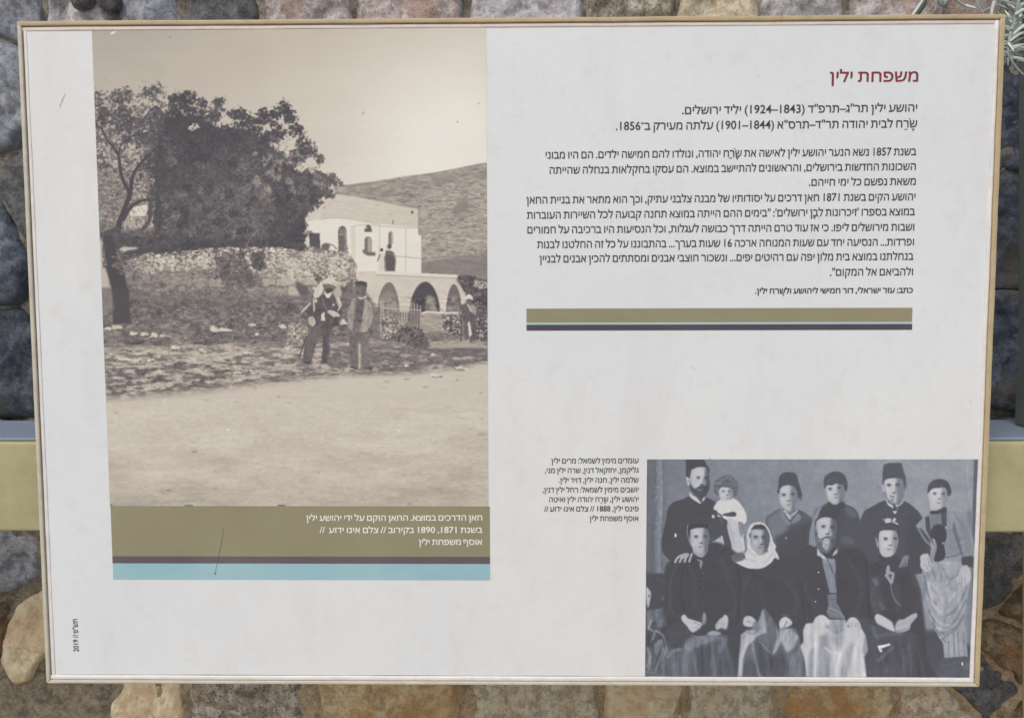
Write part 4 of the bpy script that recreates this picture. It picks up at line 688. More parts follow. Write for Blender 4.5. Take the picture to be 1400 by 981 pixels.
    for p_, t_, so in ((((900, 580), (1000, 640), (1060, 700), (1130, 690), (1170, 700), (1150, 890), (950, 890), (920, 700)), .22, 6), (((800, 540), (850, 500), (960, 530), (900, 590), (850, 640), (830, 700), (805, 890), (770, 890), (790, 680)), .74, 2), (((945, 420), (980, 330), (1000, 420), (1020, 520), (960, 540), (900, 550), (880, 500), (930, 470)), .66, 1.6), (((990, 325), (1060, 410), (1085, 500), (1110, 560), (1060, 690), (1010, 570), (1000, 430)), .33, 1.2), (((1080, 440), (1110, 530), (1150, 560), (1120, 620), (1075, 697), (1058, 690), (1100, 560)), .66, 1.6), (((1110, 500), (1210, 488), (1270, 555), (1240, 640), (1180, 690), (1130, 600)), .68, 2.6), (((1180, 740), (1275, 650), (1300, 890), (1190, 890)), .46, 6), (((830, 720), (880, 640), (900, 760), (920, 890), (815, 890)), .30, 4)):
        c.poly(N6(*p_), t_, so, .85)
    c.line(N6((893, 600), (920, 760), (955, 890)), 2.6, .60, .8, soft=3); c.line(N6((960, 600), (1010, 660), (1060, 700)), 2, .56, .7, soft=2.4); c.line(N6((1200, 500), (1165, 560)), 1, .4, .6, soft=1.2); c.line(N6((850, 520), (900, 530), (940, 500)), 2.2, .42, .6, soft=2)
    S(F((0, 490), (40, 490), (60, 540), (0, 560)), .46, 1.4, .9)
    S(F((215, 520), (225, 470), (265, 443), (300, 460), (325, 490), (310, 520), (270, 535), (235, 548)), .80, .5); c.line(F((280, 480), (262, 520), (240, 545)), 1.1, .25, .9); c.line(F((300, 490), (300, 520)), .9, .4, .7); c.line(F((240, 430), (270, 425), (285, 435)), 1.2, .5, .7); c.line(F((185, 490), (210, 560)), 1.4, .2, .8)
    # --- seated 3, old man with grey beard
    face(K3, K3((215, 560), (220, 470), (280, 400), (400, 368), (520, 390), (600, 440), (620, 560), (610, 680), (560, 760), (480, 800), (350, 790), (260, 760), (240, 660)), (358, 558), (530, 568), (440, 690), (410, 780), 4.8, .76, .40, hide_mouth=True, xs=1133)
    S(K3((215, 700), (250, 760), (330, 780), (400, 740), (480, 730), (560, 740), (600, 780), (580, 900), (500, 1000), (480, 1040), (400, 1060), (300, 1010), (240, 960), (210, 830)), .40, .8); S(K3((350, 800), (400, 780), (460, 790), (480, 850), (470, 930), (430, 1000), (380, 980), (340, 900)), .66, .9)
    rough(c, K3((230, 780), (500, 760), (560, 900), (480, 1040), (300, 1010)), .2, 2, 3, 75, 1); c.poly(K3((500, 760), (600, 770), (590, 900), (510, 980)), .24, 1, .8); c.line(K3((340, 790), (370, 765), (430, 750), (470, 760)), 1.6, .22, .8); c.line(K3((395, 820), (440, 830)), 1, .46, .6); c.poly(K3((240, 860), (330, 850), (340, 960), (260, 960)), .30, 1.2, .7)
    c.poly(K3((195, 520), (200, 440), (260, 370), (300, 240), (360, 180), (470, 165), (620, 180), (740, 300), (700, 520), (660, 620), (630, 520), (600, 430), (520, 380), (410, 362), (300, 385), (225, 450), (205, 560)), .15, .6); S(K3((175, 580), (210, 560), (225, 650), (200, 680)), .5, .8, .8)
    c.poly(K3((630, 300), (740, 250), (980, 420), (980, 980), (600, 980), (640, 700)), .20, 3, .9); S(B((730, 700), (790, 690), (850, 730), (820, 760), (740, 750)), .30, 2, .8)
    c.poly(B((535, 790), (570, 830), (620, 880), (600, 900), (560, 860), (535, 850)), .78, .6); c.poly(B((670, 830), (705, 790), (705, 830), (660, 860)), .74, .6)
    c.line(B((545, 810), (575, 850)), .8, .3, .7); c.line(B((560, 810), (590, 850)), .8, .3, .7)
    c.poly(B((575, 885), (625, 875), (685, 880), (690, 985), (600, 985)), .55, .8); c.poly(F((580, -5), (690, -5), (688, 100), (698, 245), (640, 245)), .52, .8); c.line(B((620, 880), (650, 960), (670, 1000)), 1, .24, .9); c.line(F((640, 0), (680, 110), (690, 200)), 1.2, .24, .9)
    for x in (605, 640, 660): c.line(F((x, 10), (x+40, 220)), .9, .40, .5)
    c.poly(F((620, 258), (698, 250), (708, 340), (770, 462), (640, 455), (612, 410), (630, 340)), .42, .9); c.line(F((625, 300), (700, 296)), 1, .24, .8); c.line(F((640, 370), (710, 400), (760, 450)), 2.4, .58, .7, soft=1.3); c.line(F((625, 400), (700, 430)), 1.4, .56, .6); c.line(F((660, 340), (720, 400)), 1, .28, .7); c.line(F((700, 250), (700, 340)), 1.4, .16, .8)
    for x, y in ((545, 72), (545, 212), (520, 318)): c.ell(*F((x, y))[0], 1, 1.1, .85, .4)
    lap3 = F((395, 690), (420, 650), (415, 560), (440, 500), (500, 495), (520, 450), (560, 430), (600, 440), (640, 470), (770, 470), (790, 530), (900, 530), (940, 600), (960, 720), (930, 780), (950, 965), (445, 965), (430, 820))
    c.poly(lap3, .80, .9)
    for p_, t_, so in ((((545, 600), (630, 590), (655, 700), (655, 960), (530, 960)), .56, 5), (((770, 720), (830, 640), (845, 700), (800, 960), (725, 960)), .58, 5), (((470, 740), (505, 690), (505, 960), (460, 960)), .52, 3), (((600, 560), (690, 610), (770, 540), (770, 640), (725, 725), (650, 650)), .62, 4), (((640, 470), (770, 470), (765, 560), (690, 600), (630, 560)), .56, 2.4), (((935, 590), (962, 720), (930, 790), (915, 700)), .56, 2), (((600, 500), (640, 500), (630, 540), (590, 530)), .52, 1.6)): c.poly(F(*p_), t_, so, .85)
    c.line(F((640, 640), (700, 720), (745, 740)), 1.6, .64, .6, soft=2); c.line(F((880, 690), (884, 950)), 1.4, .62, .6, soft=1.6); c.line(F((420, 660), (470, 720)), 1.4, .6, .6, soft=2)
    for p, w in ((((520, 560), (520, 800), (510, 960)), 3), (((730, 740), (700, 860), (700, 950)), 3), (((850, 700), (840, 940)), 4), (((910, 760), (925, 950)), 3), (((600, 700), (650, 740), (730, 750)), 2)): c.line(F(*p), w, .90, .7, soft=2)
    S(F((515, 490), (530, 445), (575, 428), (610, 445), (635, 480), (625, 520), (560, 520)), .82, .6); c.line(F((600, 500), (625, 530)), 2, .55, .7); S(F((780, 500), (800, 460), (840, 448), (880, 475), (900, 530), (840, 535), (800, 525)), .80, .6)
    for x in (800, 824, 850, 872): c.line(F((x, 490), (x+2, 528)), .9, .36, .8)
    # --- seated 4, woman with a clasp in her hair
    face(K7, K7((290, 520), (300, 400), (350, 345), (480, 330), (620, 345), (665, 430), (680, 560), (640, 700), (600, 800), (500, 850), (400, 850), (330, 780), (300, 660)), (430, 512), (615, 506), (522, 628), (492, 702), 4.8, .80, .60, 5)
    S(K7((235, 475), (255, 490), (290, 620), (280, 680), (260, 620)), .66, .6)
    S(K7((270, 470), (290, 350), (330, 240), (450, 205), (600, 205), (680, 280), (700, 420), (690, 520), (665, 440), (640, 360), (560, 340), (420, 335), (330, 350), (300, 420), (290, 490)), .16, .6); c.line(K7((320, 300), (480, 270), (650, 310)), 2.6, .24, .7, soft=1.5)
    S(K7((370, 130), (430, 130), (450, 110), (520, 115), (560, 150), (580, 115), (625, 110), (630, 150), (600, 180), (660, 200), (680, 225), (660, 235), (590, 205), (540, 190), (430, 205), (420, 165)), .78, .5); c.ell(1219.8, 711.8, 1.4, .9, .3, .5, .9); c.line(K7((520, 150), (560, 185)), 1, .3, .8)
    S(K7((320, 800), (400, 870), (520, 860), (610, 800), (640, 860), (600, 1000), (330, 1000), (290, 900)), .15, 1)
    for q in range(4): c.line(D((305+q*20, 945-q*2), (330+q*14, 890-q*8), (355+q*8, 860)), 2.1, .60-.04*q, .85, soft=1)
    S(D((320, 880), (360, 845), (385, 870), (360, 910)), .48, 1.4, .7)
    S(D((190, 975), (205, 935), (222, 950), (225, 1000), (200, 1000)), .62, .7); S(G((195, 20), (215, 15), (220, 60), (255, 75), (245, 150), (225, 168), (200, 130), (175, 95), (190, 70)), .60, .7); c.poly(G((205, 90), (235, 85), (225, 130)), .2, .5); c.line(G((222, 165), (240, 250), (270, 310), (300, 335)), 1.4, .55, .85)
    S(G((95, 430), (120, 408), (180, 435), (240, 480), (260, 545), (230, 545), (160, 510), (110, 480)), .78, .6); S(G((262, 500), (290, 455), (330, 450), (380, 420), (430, 400), (438, 430), (390, 490), (380, 530), (330, 555), (270, 560)), .68, .6); c.line(G((240, 490), (262, 540)), 1, .3, .8); c.line(G((270, 550), (330, 535), (385, 520)), 1, .4, .7); c.line(G((290, 500), (380, 460)), 3, .62, .5, soft=1.5)
    for p, w, t in ((((110, 600), (200, 570), (320, 570)), 5, .34), (((120, 790), (180, 730), (240, 680)), 4, .42), (((370, 650), (385, 780), (390, 930)), 2.2, .40), (((80, 520), (100, 580)), 5, .40), (((320, 700), (330, 900)), 3, .33), (((90, 130), (110, 160)), 6, .40), (((140, 320), (160, 360)), 6, .32), (((200, 820), (180, 930)), 3, .36), (((260, 640), (300, 800)), 5, .15), (((440, 600), (450, 900)), 9, .16)): c.line(G(*p), w, t, .7, soft=3)
    S(G((125, 690), (120, 665), (160, 660), (210, 648), (220, 662), (170, 680), (150, 690), (155, 715), (138, 718)), .97, .4); c.line(G((140, 685), (138, 715)), 1, .4, .5); c.ell(1180+806/5.945, 770+814/5.945, 1, 2.8, .97, .4); c.ell(1180+840/5.945, 770+835/5.945, 6, 5, .34, 2, .6)
    for pts, am, seed in ((lap2, .13, 90), (lap3, .10, 91), (E_((180, 700), (380, 620), (700, 610), (740, 960), (120, 960)), .13, 92), (skirt, .10, 93), (G((60, 560), (420, 560), (480, 930), (-20, 930)), .07, 94), (E_((20, 380), (210, 380), (200, 920), (20, 920)), .20, 95)):
        m, a, b, d, e = c.mask(pts, 2); n1 = vnoise(b-a, e-d, 7*c.S, 22*c.S, seed, 4, .6); n2 = .35-np.abs(vnoise(b-a, e-d, 5*c.S, 40*c.S, seed+20, 2, .5))*1.6; n3 = vnoise(b-a, e-d, 1.6*c.S, 12*c.S, seed+40, 2, .5)
        if seed not in (93, 95): n1 = n1*.8+n2*.7+n3*.35
        c.a[a:b, d:e] += n1*am*m
    b1 = blur(c.a, 2); lo = [(880, 846), (1240, 846), (1240, 930), (880, 930)]; m, a, b, d, e = c.mask(lo, 3); c.a[a:b, d:e] += (b1[a:b, d:e]-c.a[a:b, d:e])*m*.5
    for x_, y_, r_ in () and ((950, 648, 4), (1068, 666, 4), (1126, 712, 5), (1213, 656, 4), (946, 727, 4), (1209, 730, 5), (1275, 668, 4), (1136, 663, 3.5), (986, 672, 3)): c.ell(x_, y_, r_, r_*.6, .90, 3, .45)
    c.a += .05*vnoise(c.H, c.W, 2.2, 2.2, 81, 2)+.025*vnoise(c.H, c.W, 14, 14, 83, 3)*(c.a > .2)+.014*vnoise(c.H, c.W, 50, 40, 82, 3)
    c.a = blur(c.a, 1)*.6+c.a*.4
    return c
# ------------------------------------------------------------------ materials
def stone_mat(name, base, dark, light, grain=1.0, warm=None, pits=.5, seed=0):
    s = NT(name)
    vec = s.n('ShaderNodeVectorMath', operation='ADD'); s.l(s.tc.outputs['Object'], vec.inputs[0]); vec.inputs[1].default_value = (seed*1.7, seed*.9, seed*2.3); v = vec.outputs[0]
    big = s.noise(14, 9, .72, v, dist=.2); mid = s.noise(55, 9, .74, v, dist=.25); fine = s.noise(260, 6, .8, v)
    rid = s.n('ShaderNodeTexNoise'); rid.noise_type = 'RIDGED_MULTIFRACTAL'; rid.inputs['Scale'].default_value = 22; rid.inputs['Detail'].default_value = 8; rid.inputs['Roughness'].default_value = .62; s.l(v, rid.inputs['Vector']); rg_ = rid.outputs['Fac']
    c = s.mix(s.ramp(big, [(.44, G4(0)), (.56, G4(1))]), base, mul(light, .95))
    c = s.mix(s.ramp(mid, [(.42, G4(.75)), (.55, G4(0))]), c, dark)
    if warm: c = s.mix(s.ramp(s.noise(10, 8, .7, v, dist=.3), [(.50, G4(0)), (.58, G4(.8))]), c, warm)
    c = s.mix(s.ramp(fine, [(.34, G4(.8*grain)), (.45, G4(0))]), c, mul(dark, .5))
    c = s.mix(s.ramp(fine, [(.57, G4(0)), (.68, G4(.7*grain))]), c, mul(light, 1.3))
    vo = s.n('ShaderNodeTexVoronoi'); vo.inputs['Scale'].default_value = 110; s.l(v, vo.inputs['Vector'])
    pit = s.ramp(vo.outputs['Distance'], [(.10, G4(1)), (.26, G4(0))]); pm = s.n('ShaderNodeMath', operation='MULTIPLY'); s.l(pit, pm.inputs[0]); s.l(s.ramp(s.noise(30, 4, .6, v), [(.48, G4(0)), (.56, G4(pits))]), pm.inputs[1])
    c = s.mix(pm.outputs[0], c, mul(dark, .3))
    n = s.bump(rg_, .6, .009); n = s.bump(mid, .8, .008, n); n = s.bump(fine, .8*grain, .003, n); n = s.bump(pm.outputs[0], -.6, .002, n)
    return s.done(c, .9, n, .2)
KS = .62                                               # wall stones sit in weaker light than the board
def st(a, b, c, k=KS): return alb(a, b, c, k)
M_STONE = {
 'blue': stone_mat('blue_grey_stone', st(124, 127, 132), st(84, 88, 94), st(152, 154, 158), .8, None, .4, 1),
 'pale': stone_mat('pale_grey_stone', st(160, 156, 156), st(118, 114, 116), st(188, 184, 182), .7, None, .5, 2),
 'dark': stone_mat('dark_grey_stone', st(98, 98, 96), st(68, 68, 70), st(122, 121, 118), 1.2, None, .7, 3),
 'pink': stone_mat('pinkish_stone', st(166, 155, 150), st(122, 108, 103), st(200, 192, 188), 1.1, st(158, 132, 118), .6, 4),
 'tan': stone_mat('smooth_tan_stone', st(194, 172, 140), st(166, 144, 114), st(212, 192, 162), .35, None, .25, 5),
 'rough': stone_mat('pitted_grey_stone', st(154, 142, 124), st(96, 86, 76), st(200, 190, 174), 1.6, None, 1, 6),
 'orange': stone_mat('orange_brown_stone', st(186, 160, 120), st(146, 122, 90), st(206, 184, 148), .8, st(164, 126, 80), .5, 7),
 'beige': stone_mat('beige_stone', st(186, 168, 140), st(142, 124, 102), st(208, 192, 168), .9, None, .6, 8),
 'night': stone_mat('deep_shaded_blue_grey_stone', st(66, 71, 80), st(42, 46, 54), st(92, 97, 106), .6, st(76, 72, 64), .4, 9),  # deep shade of the gap behind the board, put into the stone colour
 'night2': stone_mat('shaded_blue_grey_stone', st(84, 90, 100), st(54, 60, 70), st(112, 118, 126), .8, None, .4, 14),  # lighter step of that shade, also put into the stone colour
 'brown': stone_mat('weathered_brown_stone', st(118, 102, 80), st(72, 62, 50), st(152, 132, 104), 1.1, st(146, 110, 70), .6, 10)}
M_MORTAR = stone_mat('old_grey_mortar', st(120, 114, 104), st(80, 75, 68), st(154, 147, 134), 1.3, None, .8, 12)
def plain(name, col, rough=.5, bump=.0, scale=60, var=.06, spec=.5, metal=0):
    s = NT(name); c = s.mix(s.ramp(s.noise(scale*.12, 4, .6), [(.3, G4(0)), (.7, G4(1))]), mul(col, 1-var), mul(col, 1+var))
    n = s.bump(s.noise(scale*6, 3, .6), bump, .0006) if bump else None
    m = s.done(c, rough, n, spec); s.b.inputs['Metallic'].default_value = metal; return m
def panel_mat():
    s = NT('printed_white_board')
    c = s.mix(s.ramp(s.noise(3.2, 5, .62), [(.33, G4(0)), (.68, G4(1))]), alb(211, 214, 215), alb(218, 220, 218))
    c = s.mix(s.ramp(s.noise(1.3, 3, .5), [(.45, G4(0)), (.7, G4(.5))]), c, alb(217, 216, 209))
    c = s.mix(s.ramp(s.noise(26, 6, .75), [(.52, G4(0)), (.75, G4(.28))]), c, alb(188, 180, 170))
    c = s.mix(s.ramp(s.noise(9, 6, .7, stretch=(1, .25, 1)), [(.52, G4(0)), (.75, G4(.34))]), c, alb(196, 190, 182))
    v = s.n('ShaderNodeTexVoronoi'); v.inputs['Scale'].default_value = 17; s.l(s.tc.outputs['Object'], v.inputs['Vector'])
    g = s.n('ShaderNodeMath', operation='MULTIPLY'); s.l(s.ramp(v.outputs['Distance'], [(.012, G4(1)), (.03, G4(0))]), g.inputs[0]); s.l(s.ramp(s.noise(5, 2, .5), [(.55, G4(0)), (.56, G4(.5))]), g.inputs[1])
    c = s.mix(g.outputs[0], c, alb(120, 112, 104))
    n = s.bump(s.noise(5, 2, .5), .12, .01); n = s.bump(s.noise(420, 2, .6), .12, .0004, n)
    return s.done(c, .42, n, .4)
def grime(name, base, dirt, amount=.5, rough=.5, scale=30, chips=None):
    s = NT(name); c = s.mix(s.ramp(s.noise(scale, 6, .72), [(.42, G4(0)), (.72, G4(amount))]), base, dirt)
    c = s.mix(s.ramp(s.noise(scale*.15, 3, .5), [(.4, G4(0)), (.6, G4(.4))]), c, mul(base, .86))
    if chips: c = s.mix(s.ramp(s.noise(scale*2.2, 4, .7), [(.70, G4(0)), (.73, G4(1))]), c, chips)
    n = s.bump(s.noise(scale*3, 4, .6), .3, .0008)
    return s.done(c, rough, n, .4)
M_PANEL = panel_mat()
M_FRAME = grime('ochre_painted_metal', alb(186, 168, 132), alb(140, 124, 96), .55, .5, 40)
M_FRAME_W = grime('pale_painted_metal', alb(196, 190, 172), alb(150, 142, 122), .5, .5, 40)
M_BEAD = grime('aged_white_sealant', alb(222, 218, 213), alb(182, 170, 156), .45, .45, 45)
M_BEAD_P = grime('pinkish_white_sealant', alb(226, 214, 206), alb(196, 172, 150), .5, .45, 45)
M_LINE = plain('dark_seam_line', alb(120, 100, 74), .8)  # thin dark brown line along the inside of the frame lip
M_RAIL = grime('olive_yellow_painted_steel', alb(164, 157, 120, .78), alb(134, 127, 96, .78), .7, .42, 12)
M_BEAM_TOP = grime('blue_grey_beam_top', alb(122, 134, 148, .74), alb(100, 110, 122, .74), .4, .45, 6)  # blue-grey tone of the beam's top face, unlike its olive front
M_POST = grime('grey_green_painted_steel', alb(98, 106, 100, .8), alb(70, 76, 72, .8), .5, .5, 14)
M_INK = plain('dark_print_ink', alb(60, 58, 66), .5, var=.1); M_RED = plain('dark_red_print_ink', alb(122, 44, 40), .5, var=.1)
M_WHITE_INK = plain('unprinted_white', alb(226, 224, 214), .5, var=.04)
def band_mat(name, a, b):
    s = NT(name); c = s.mix(s.ramp(s.noise(7, 5, .65), [(.3, G4(0)), (.7, G4(1))]), alb(*a), alb(*b)); c = s.mix(s.ramp(s.noise(60, 5, .7), [(.55, G4(0)), (.8, G4(.25))]), c, mul(alb(*a), .8))
    return s.done(c, .42, s.bump(s.noise(420, 2, .6), .12, .0004), .4)
M_OLIVE = band_mat('olive_print', (137, 130, 103), (146, 140, 112)); M_TEAL = band_mat('pale_teal_print', (140, 178, 186), (158, 190, 194)); M_PLUM = band_mat('dark_plum_print', (92, 82, 86), (108, 98, 100)); M_TEAL2 = band_mat('thin_teal_print', (160, 186, 180), (172, 192, 188)); M_PLUM2 = band_mat('darker_plum_print', (72, 66, 76), (84, 76, 86))
# ------------------------------------------------------------------ ground
def ground_mat():
    s = NT('pale_paving'); c = s.mix(s.ramp(s.noise(1.5, 6, .65), [(.3, G4(0)), (.7, G4(1))]), (.36, .32, .26, 1), (.46, .42, .35, 1))
    return s.done(c, .9, s.bump(s.noise(40, 4, .6), .4, .004), .3)
g = mesh_obj('ground', [(-60, -60, 0), (60, -60, 0), (60, 60, 0), (-60, 60, 0)], [(0, 1, 2, 3)], ground_mat()); g['kind'] = 'structure'
# ------------------------------------------------------------------ stone wall
WY = .44                                                # the wall's face
wall = empty('stone_wall', 'rough stone wall of grey, pink and brown blocks behind the information board', 'wall', (0, WY, 0))
rnd = random.Random(7)
hand = [(30, -14, 'blue'), (126, -4, 'pale'), (214, -6, 'blue'), (305, -10, 'dark'), (424, -6, 'pink'), (552, -8, 'pink'), (730, -4, 'pale'), (860, -10, 'rough'), (980, -6, 'beige'), (1080, -8, 'pale'), (1220, -14, 'pink'), (1330, -20, 'pink'), (1440, -30, 'dark'),
        (-8, 128, 'blue'), (-14, 330, 'night2'), (-2, 500, 'night'), (0, 640, 'dark'), (-6, 752, 'blue'), (62, 868, 'tan'), (-4, 850, 'brown'), (8, 1006, 'beige'), (80, 962, 'mortar'), (128, 960, 'mortar'), (-10, 920, 'mortar'), (110, 900, 'mortar'),
        (212, 962, 'tan'), (332, 958, 'rough'), (530, 964, 'orange'), (750, 960, 'beige'), (884, 962, 'tan'), (972, 966, 'beige'), (1142, 960, 'orange'), (1272, 966, 'beige'), (1385, 975, 'brown'),
        (1382, 160, 'night'), (1376, 320, 'night'), (1380, 470, 'night'), (1380, 650, 'dark'), (1352, 762, 'dark'), (1400, 800, 'brown'), (1372, 880, 'brown'), (1330, 920, 'dark'), (1420, 930, 'brown')]
P0 = lambda x, y: (lambda p: (p.x, p.z))(at_y(x, y, WY))
seeds = [(*P0(x, y), k, True) for x, y, k in hand]
sp = .19
for j in range(0, 13):
    for i in range(-12, 13):
        x = i*sp+(j % 2)*sp*.5+rnd.uniform(-.05, .05); z = .06+j*.15+rnd.uniform(-.03, .03)
        if any(math.hypot(x-s[0], z-s[1]) < (.20 if len(s) > 3 and s[3] and s[1] < .95 else .125) for s in seeds): continue
        hi = z > 1.35
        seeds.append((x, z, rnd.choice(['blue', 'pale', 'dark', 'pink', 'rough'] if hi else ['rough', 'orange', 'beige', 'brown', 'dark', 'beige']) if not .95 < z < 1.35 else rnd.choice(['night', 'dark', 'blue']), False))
def cell(i):
    x, z = seeds[i][:2]; poly = [(x-.22, z-.18), (x+.22, z-.18), (x+.22, z+.18), (x-.22, z+.18)]
    for j, s in enumerate(seeds):
        if j == i: continue
        dx, dz = s[0]-x, s[1]-z; d = dx*dx+dz*dz
        if d > .45: continue
        mx, mz = x+dx/2, z+dz/2; out = []
        for a in range(len(poly)):
            p, q = poly[a], poly[(a+1) % len(poly)]
            fp = (p[0]-mx)*dx+(p[1]-mz)*dz; fq = (q[0]-mx)*dx+(q[1]-mz)*dz
            if fp <= 0: out.append(p)
            if (fp < 0) != (fq < 0) and fp != fq:
                t = fp/(fp-fq); out.append((p[0]+t*(q[0]-p[0]), p[1]+t*(q[1]-p[1])))
        poly = out
        if len(poly) < 3: return None
    return poly
def stone(poly, cx, cz, mat, fine, protr, name='stone'):
    n, rings = (72, 16) if fine else (20, 5)
    # sample the outline evenly by angle, cut back for the joint, corners eased
    rad = []
    for k in range(n):
        th = 2*math.pi*k/n; ux, uz = math.cos(th), math.sin(th); best = 9
        for a in range(len(poly)):
            p, q = poly[a], poly[(a+1) % len(poly)]; ex, ez = q[0]-p[0], q[1]-p[1]; det = ux*ez-uz*ex
            if abs(det) < 1e-9: continue
            t = ((p[0]-cx)*ez-(p[1]-cz)*ex)/det; w = ((p[0]-cx)*uz-(p[1]-cz)*ux)/det
            if t > 0 and -1e-6 <= w <= 1+1e-6: best = min(best, t)
        rad.append(best if best < 9 else .05)
    m = max(1, n//40); rs = [sum(rad[(k+o) % n] for o in range(-m, m+1))/(2*m+1) for k in range(n)]
    sd = rnd.uniform(0, 50)
    rs = [r-.001+.012*noise.noise((math.cos(2*math.pi*k/n)*1.6+sd, math.sin(2*math.pi*k/n)*1.6, sd)) for k, r in enumerate(rs)]
    tx, tz = rnd.uniform(-.12, .12), rnd.uniform(-.14, .06)
    V = []; F = []
    def P(r, k):
        th = 2*math.pi*k/n; x = cx+math.cos(th)*rs[k]*r; z = cz+math.sin(th)*rs[k]*r
        h = protr*(1-r**14)**.6 if r < 1 else 0
        q = Vector((x, sd, z))
        if r < 1: h += (.016*(.35 if cz < .97 else 1)*noise.fractal(q*8, .8, 2.1, 3)+(.006*noise.fractal(q*40, .8, 2.1, 4)-.010*abs(noise.noise(q*17)) if fine else 0))*min(1, (1-r)*12)
        return (x, WY-h-(tx*(x-cx)+tz*(z-cz))*(1-r**4), z)
    V.append(P(0, 0))
    for j in range(1, rings+1):
        r = (j/rings)**.72
        for k in range(n): V.append(P(r, k))
    for k in range(n): F.append((0, 1+(k+1) % n, 1+k))
    for j in range(rings-1):
        a = 1+j*n; b = a+n
        for k in range(n): k2 = (k+1) % n; F.append((a+k, a+k2, b+k2, b+k))
    a = 1+(rings-1)*n; b = len(V)
    for k in range(n): x, y, z = V[a+k]; V.append((cx+(x-cx)*.97, WY+.06, cz+(z-cz)*.97))
    for k in range(n): k2 = (k+1) % n; F.append((a+k, a+k2, b+k2, b+k))
    return mesh_obj(name, V, F, mat, wall, True, True)
bpy.context.view_layer.update()
for i, (x, z, k, fine) in enumerate(seeds):
    if k == 'mortar': continue
    poly = cell(i)
    if not poly: continue
    pr = {'night': .030, 'dark': .034, 'night2': .03}.get(k, rnd.uniform(.036, .046))+(.022 if z < .97 and fine else .006); stone(poly, x, z, M_STONE[k], fine, pr)
# mortar bed, rough, nearly flush with the stones low down, sunk behind the board
def mortar_low():
    s = NT('brown_lime_mortar'); v = s.tc.outputs['Object']
    a = s.mix(s.ramp(s.noise(60, 8, .75), [(.40, G4(0)), (.58, G4(1))]), st(96, 88, 76), st(140, 130, 112)); b = s.mix(s.ramp(s.noise(60, 8, .75), [(.40, G4(0)), (.58, G4(1))]), st(136, 118, 94), st(176, 156, 126))
    x = s.n('ShaderNodeSeparateXYZ'); s.l(v, x.inputs[0]); m = s.n('ShaderNodeMapRange'); m.inputs[1].default_value = -.62; m.inputs[2].default_value = -.44; s.l(x.outputs[0], m.inputs[0])
    c = s.mix(m.outputs[0], a, b); c = s.mix(s.ramp(s.noise(300, 5, .8), [(.34, G4(.8)), (.45, G4(0))]), c, st(50, 44, 36)); c = s.mix(s.ramp(s.noise(260, 5, .8), [(.60, G4(0)), (.70, G4(.7))]), c, st(206, 196, 176))
    n = s.bump(s.noise(50, 8, .75), .8, .008); n = s.bump(s.noise(260, 6, .8), .9, .003, n); return s.done(c, .92, n, .2)
def mortar(z0, z1, nz, out, mat):
    nx = 420; xs = np.linspace(-1.7, 1.7, nx); V = []
    for z in np.linspace(z0, z1, nz):
        for x in xs: q = Vector((x, 3.3, z)); V.append((x, WY-out(z)-.006*noise.fractal(q*14, .8, 2.1, 4)-.0035*noise.fractal(q*60, .8, 2.1, 3), z))
    mesh_obj('mortar', V, [(j*nx+i, j*nx+i+1, (j+1)*nx+i+1, (j+1)*nx+i) for j in range(nz-1) for i in range(nx-1)], mat, wall, True, True)
mortar(-.02, 1.04, 130, lambda z: .048-.035*max(0, (z-.96)/.08), mortar_low())
mortar(1.04, 2.06, 130, lambda z: .013 if z < 1.46 else min(.027, .013+(z-1.46)*.5), M_MORTAR)
b = box_bm(-1.7, WY+.03, -.02, 1.7, WY+.45, 2.05); o = bm_obj('wall_core', b, M_MORTAR, wall); o.matrix_parent_inverse = wall.matrix_world.inverted()
# two pebbles wedged over the light stone, and loose bits
for (x, y, w, h) in ((113, 1, 17, 12), (149, 2, 17, 13)):
    p = at_y(x, y, WY-.05); s = (at_y(x+w, y, WY-.05)-p).length; bm = bmesh.new(); bmesh.ops.create_icosphere(bm, subdivisions=3, radius=1)
    for v in bm.verts: q = v.co*1.3+Vector((x, 0, 0)); v.co *= 1+.25*noise.noise(q); v.co = Vector((v.co.x*s, v.co.y*s*.8, v.co.z*s*h/w))+p
    o = bm_obj('pebble', bm, M_STONE['dark'], wall, True); o.matrix_parent_inverse = wall.matrix_world.inverted()
# ------------------------------------------------------------------ railing behind the board
YR = .035
zt = (at_y(20, 599, YR).z+at_y(1375, 601, YR).z)/2; zb = (at_y(20, 726, YR).z+at_y(1375, 728, YR).z)/2; yb = (at_z(20, 575, zt).y+at_z(1375, 573, zt).y)/2
rail = empty('railing', 'olive yellow steel beam crossing behind the board with a grey green post at right', 'railing', (0, YR, 0))
def wobj(name, bm, mat, parent, smooth=False):
    o = bm_obj(name, bm, mat, parent, smooth); o.matrix_parent_inverse = parent.matrix_world.inverted(); return o
bpy.context.view_layer.update()
wobj('beam', box_bm(-2.2, YR, zb, 2.2, yb, zt-.004, .005, 3), M_RAIL, rail)
wobj('beam_top', box_bm(-2.2, YR+.008, zt-.0035, 2.2, yb-.001, zt, .001, 1), M_BEAM_TOP, rail)
def post(px_top, px_bot, y_top, y_bot, Y, w, z0, z1, mat, name, off=0):
    a = at_y(px_top, y_top, Y+w); b_ = at_y(px_bot, y_bot, Y+w)
    sl = (a.x-b_.x)/(a.z-b_.z); bm = box_bm(0, 0, 0, w, w, 1, .003)
    for v in bm.verts: z = z0+v.co.z*(z1-z0); v.co = Vector((a.x+sl*(z-a.z)+v.co.x, Y+v.co.y, z))
    return wobj(name, bm, mat, rail)
YP = YR+.03
post(1392, 1391.5, 100, 520, YP, .07, zt+.002, 2.35, M_POST, 'post')
post(1387.5, 1387, 528, 575, YP-.006, .085, zt+.001, at_y(1388, 527, YP).z, M_POST, 'post_collar')
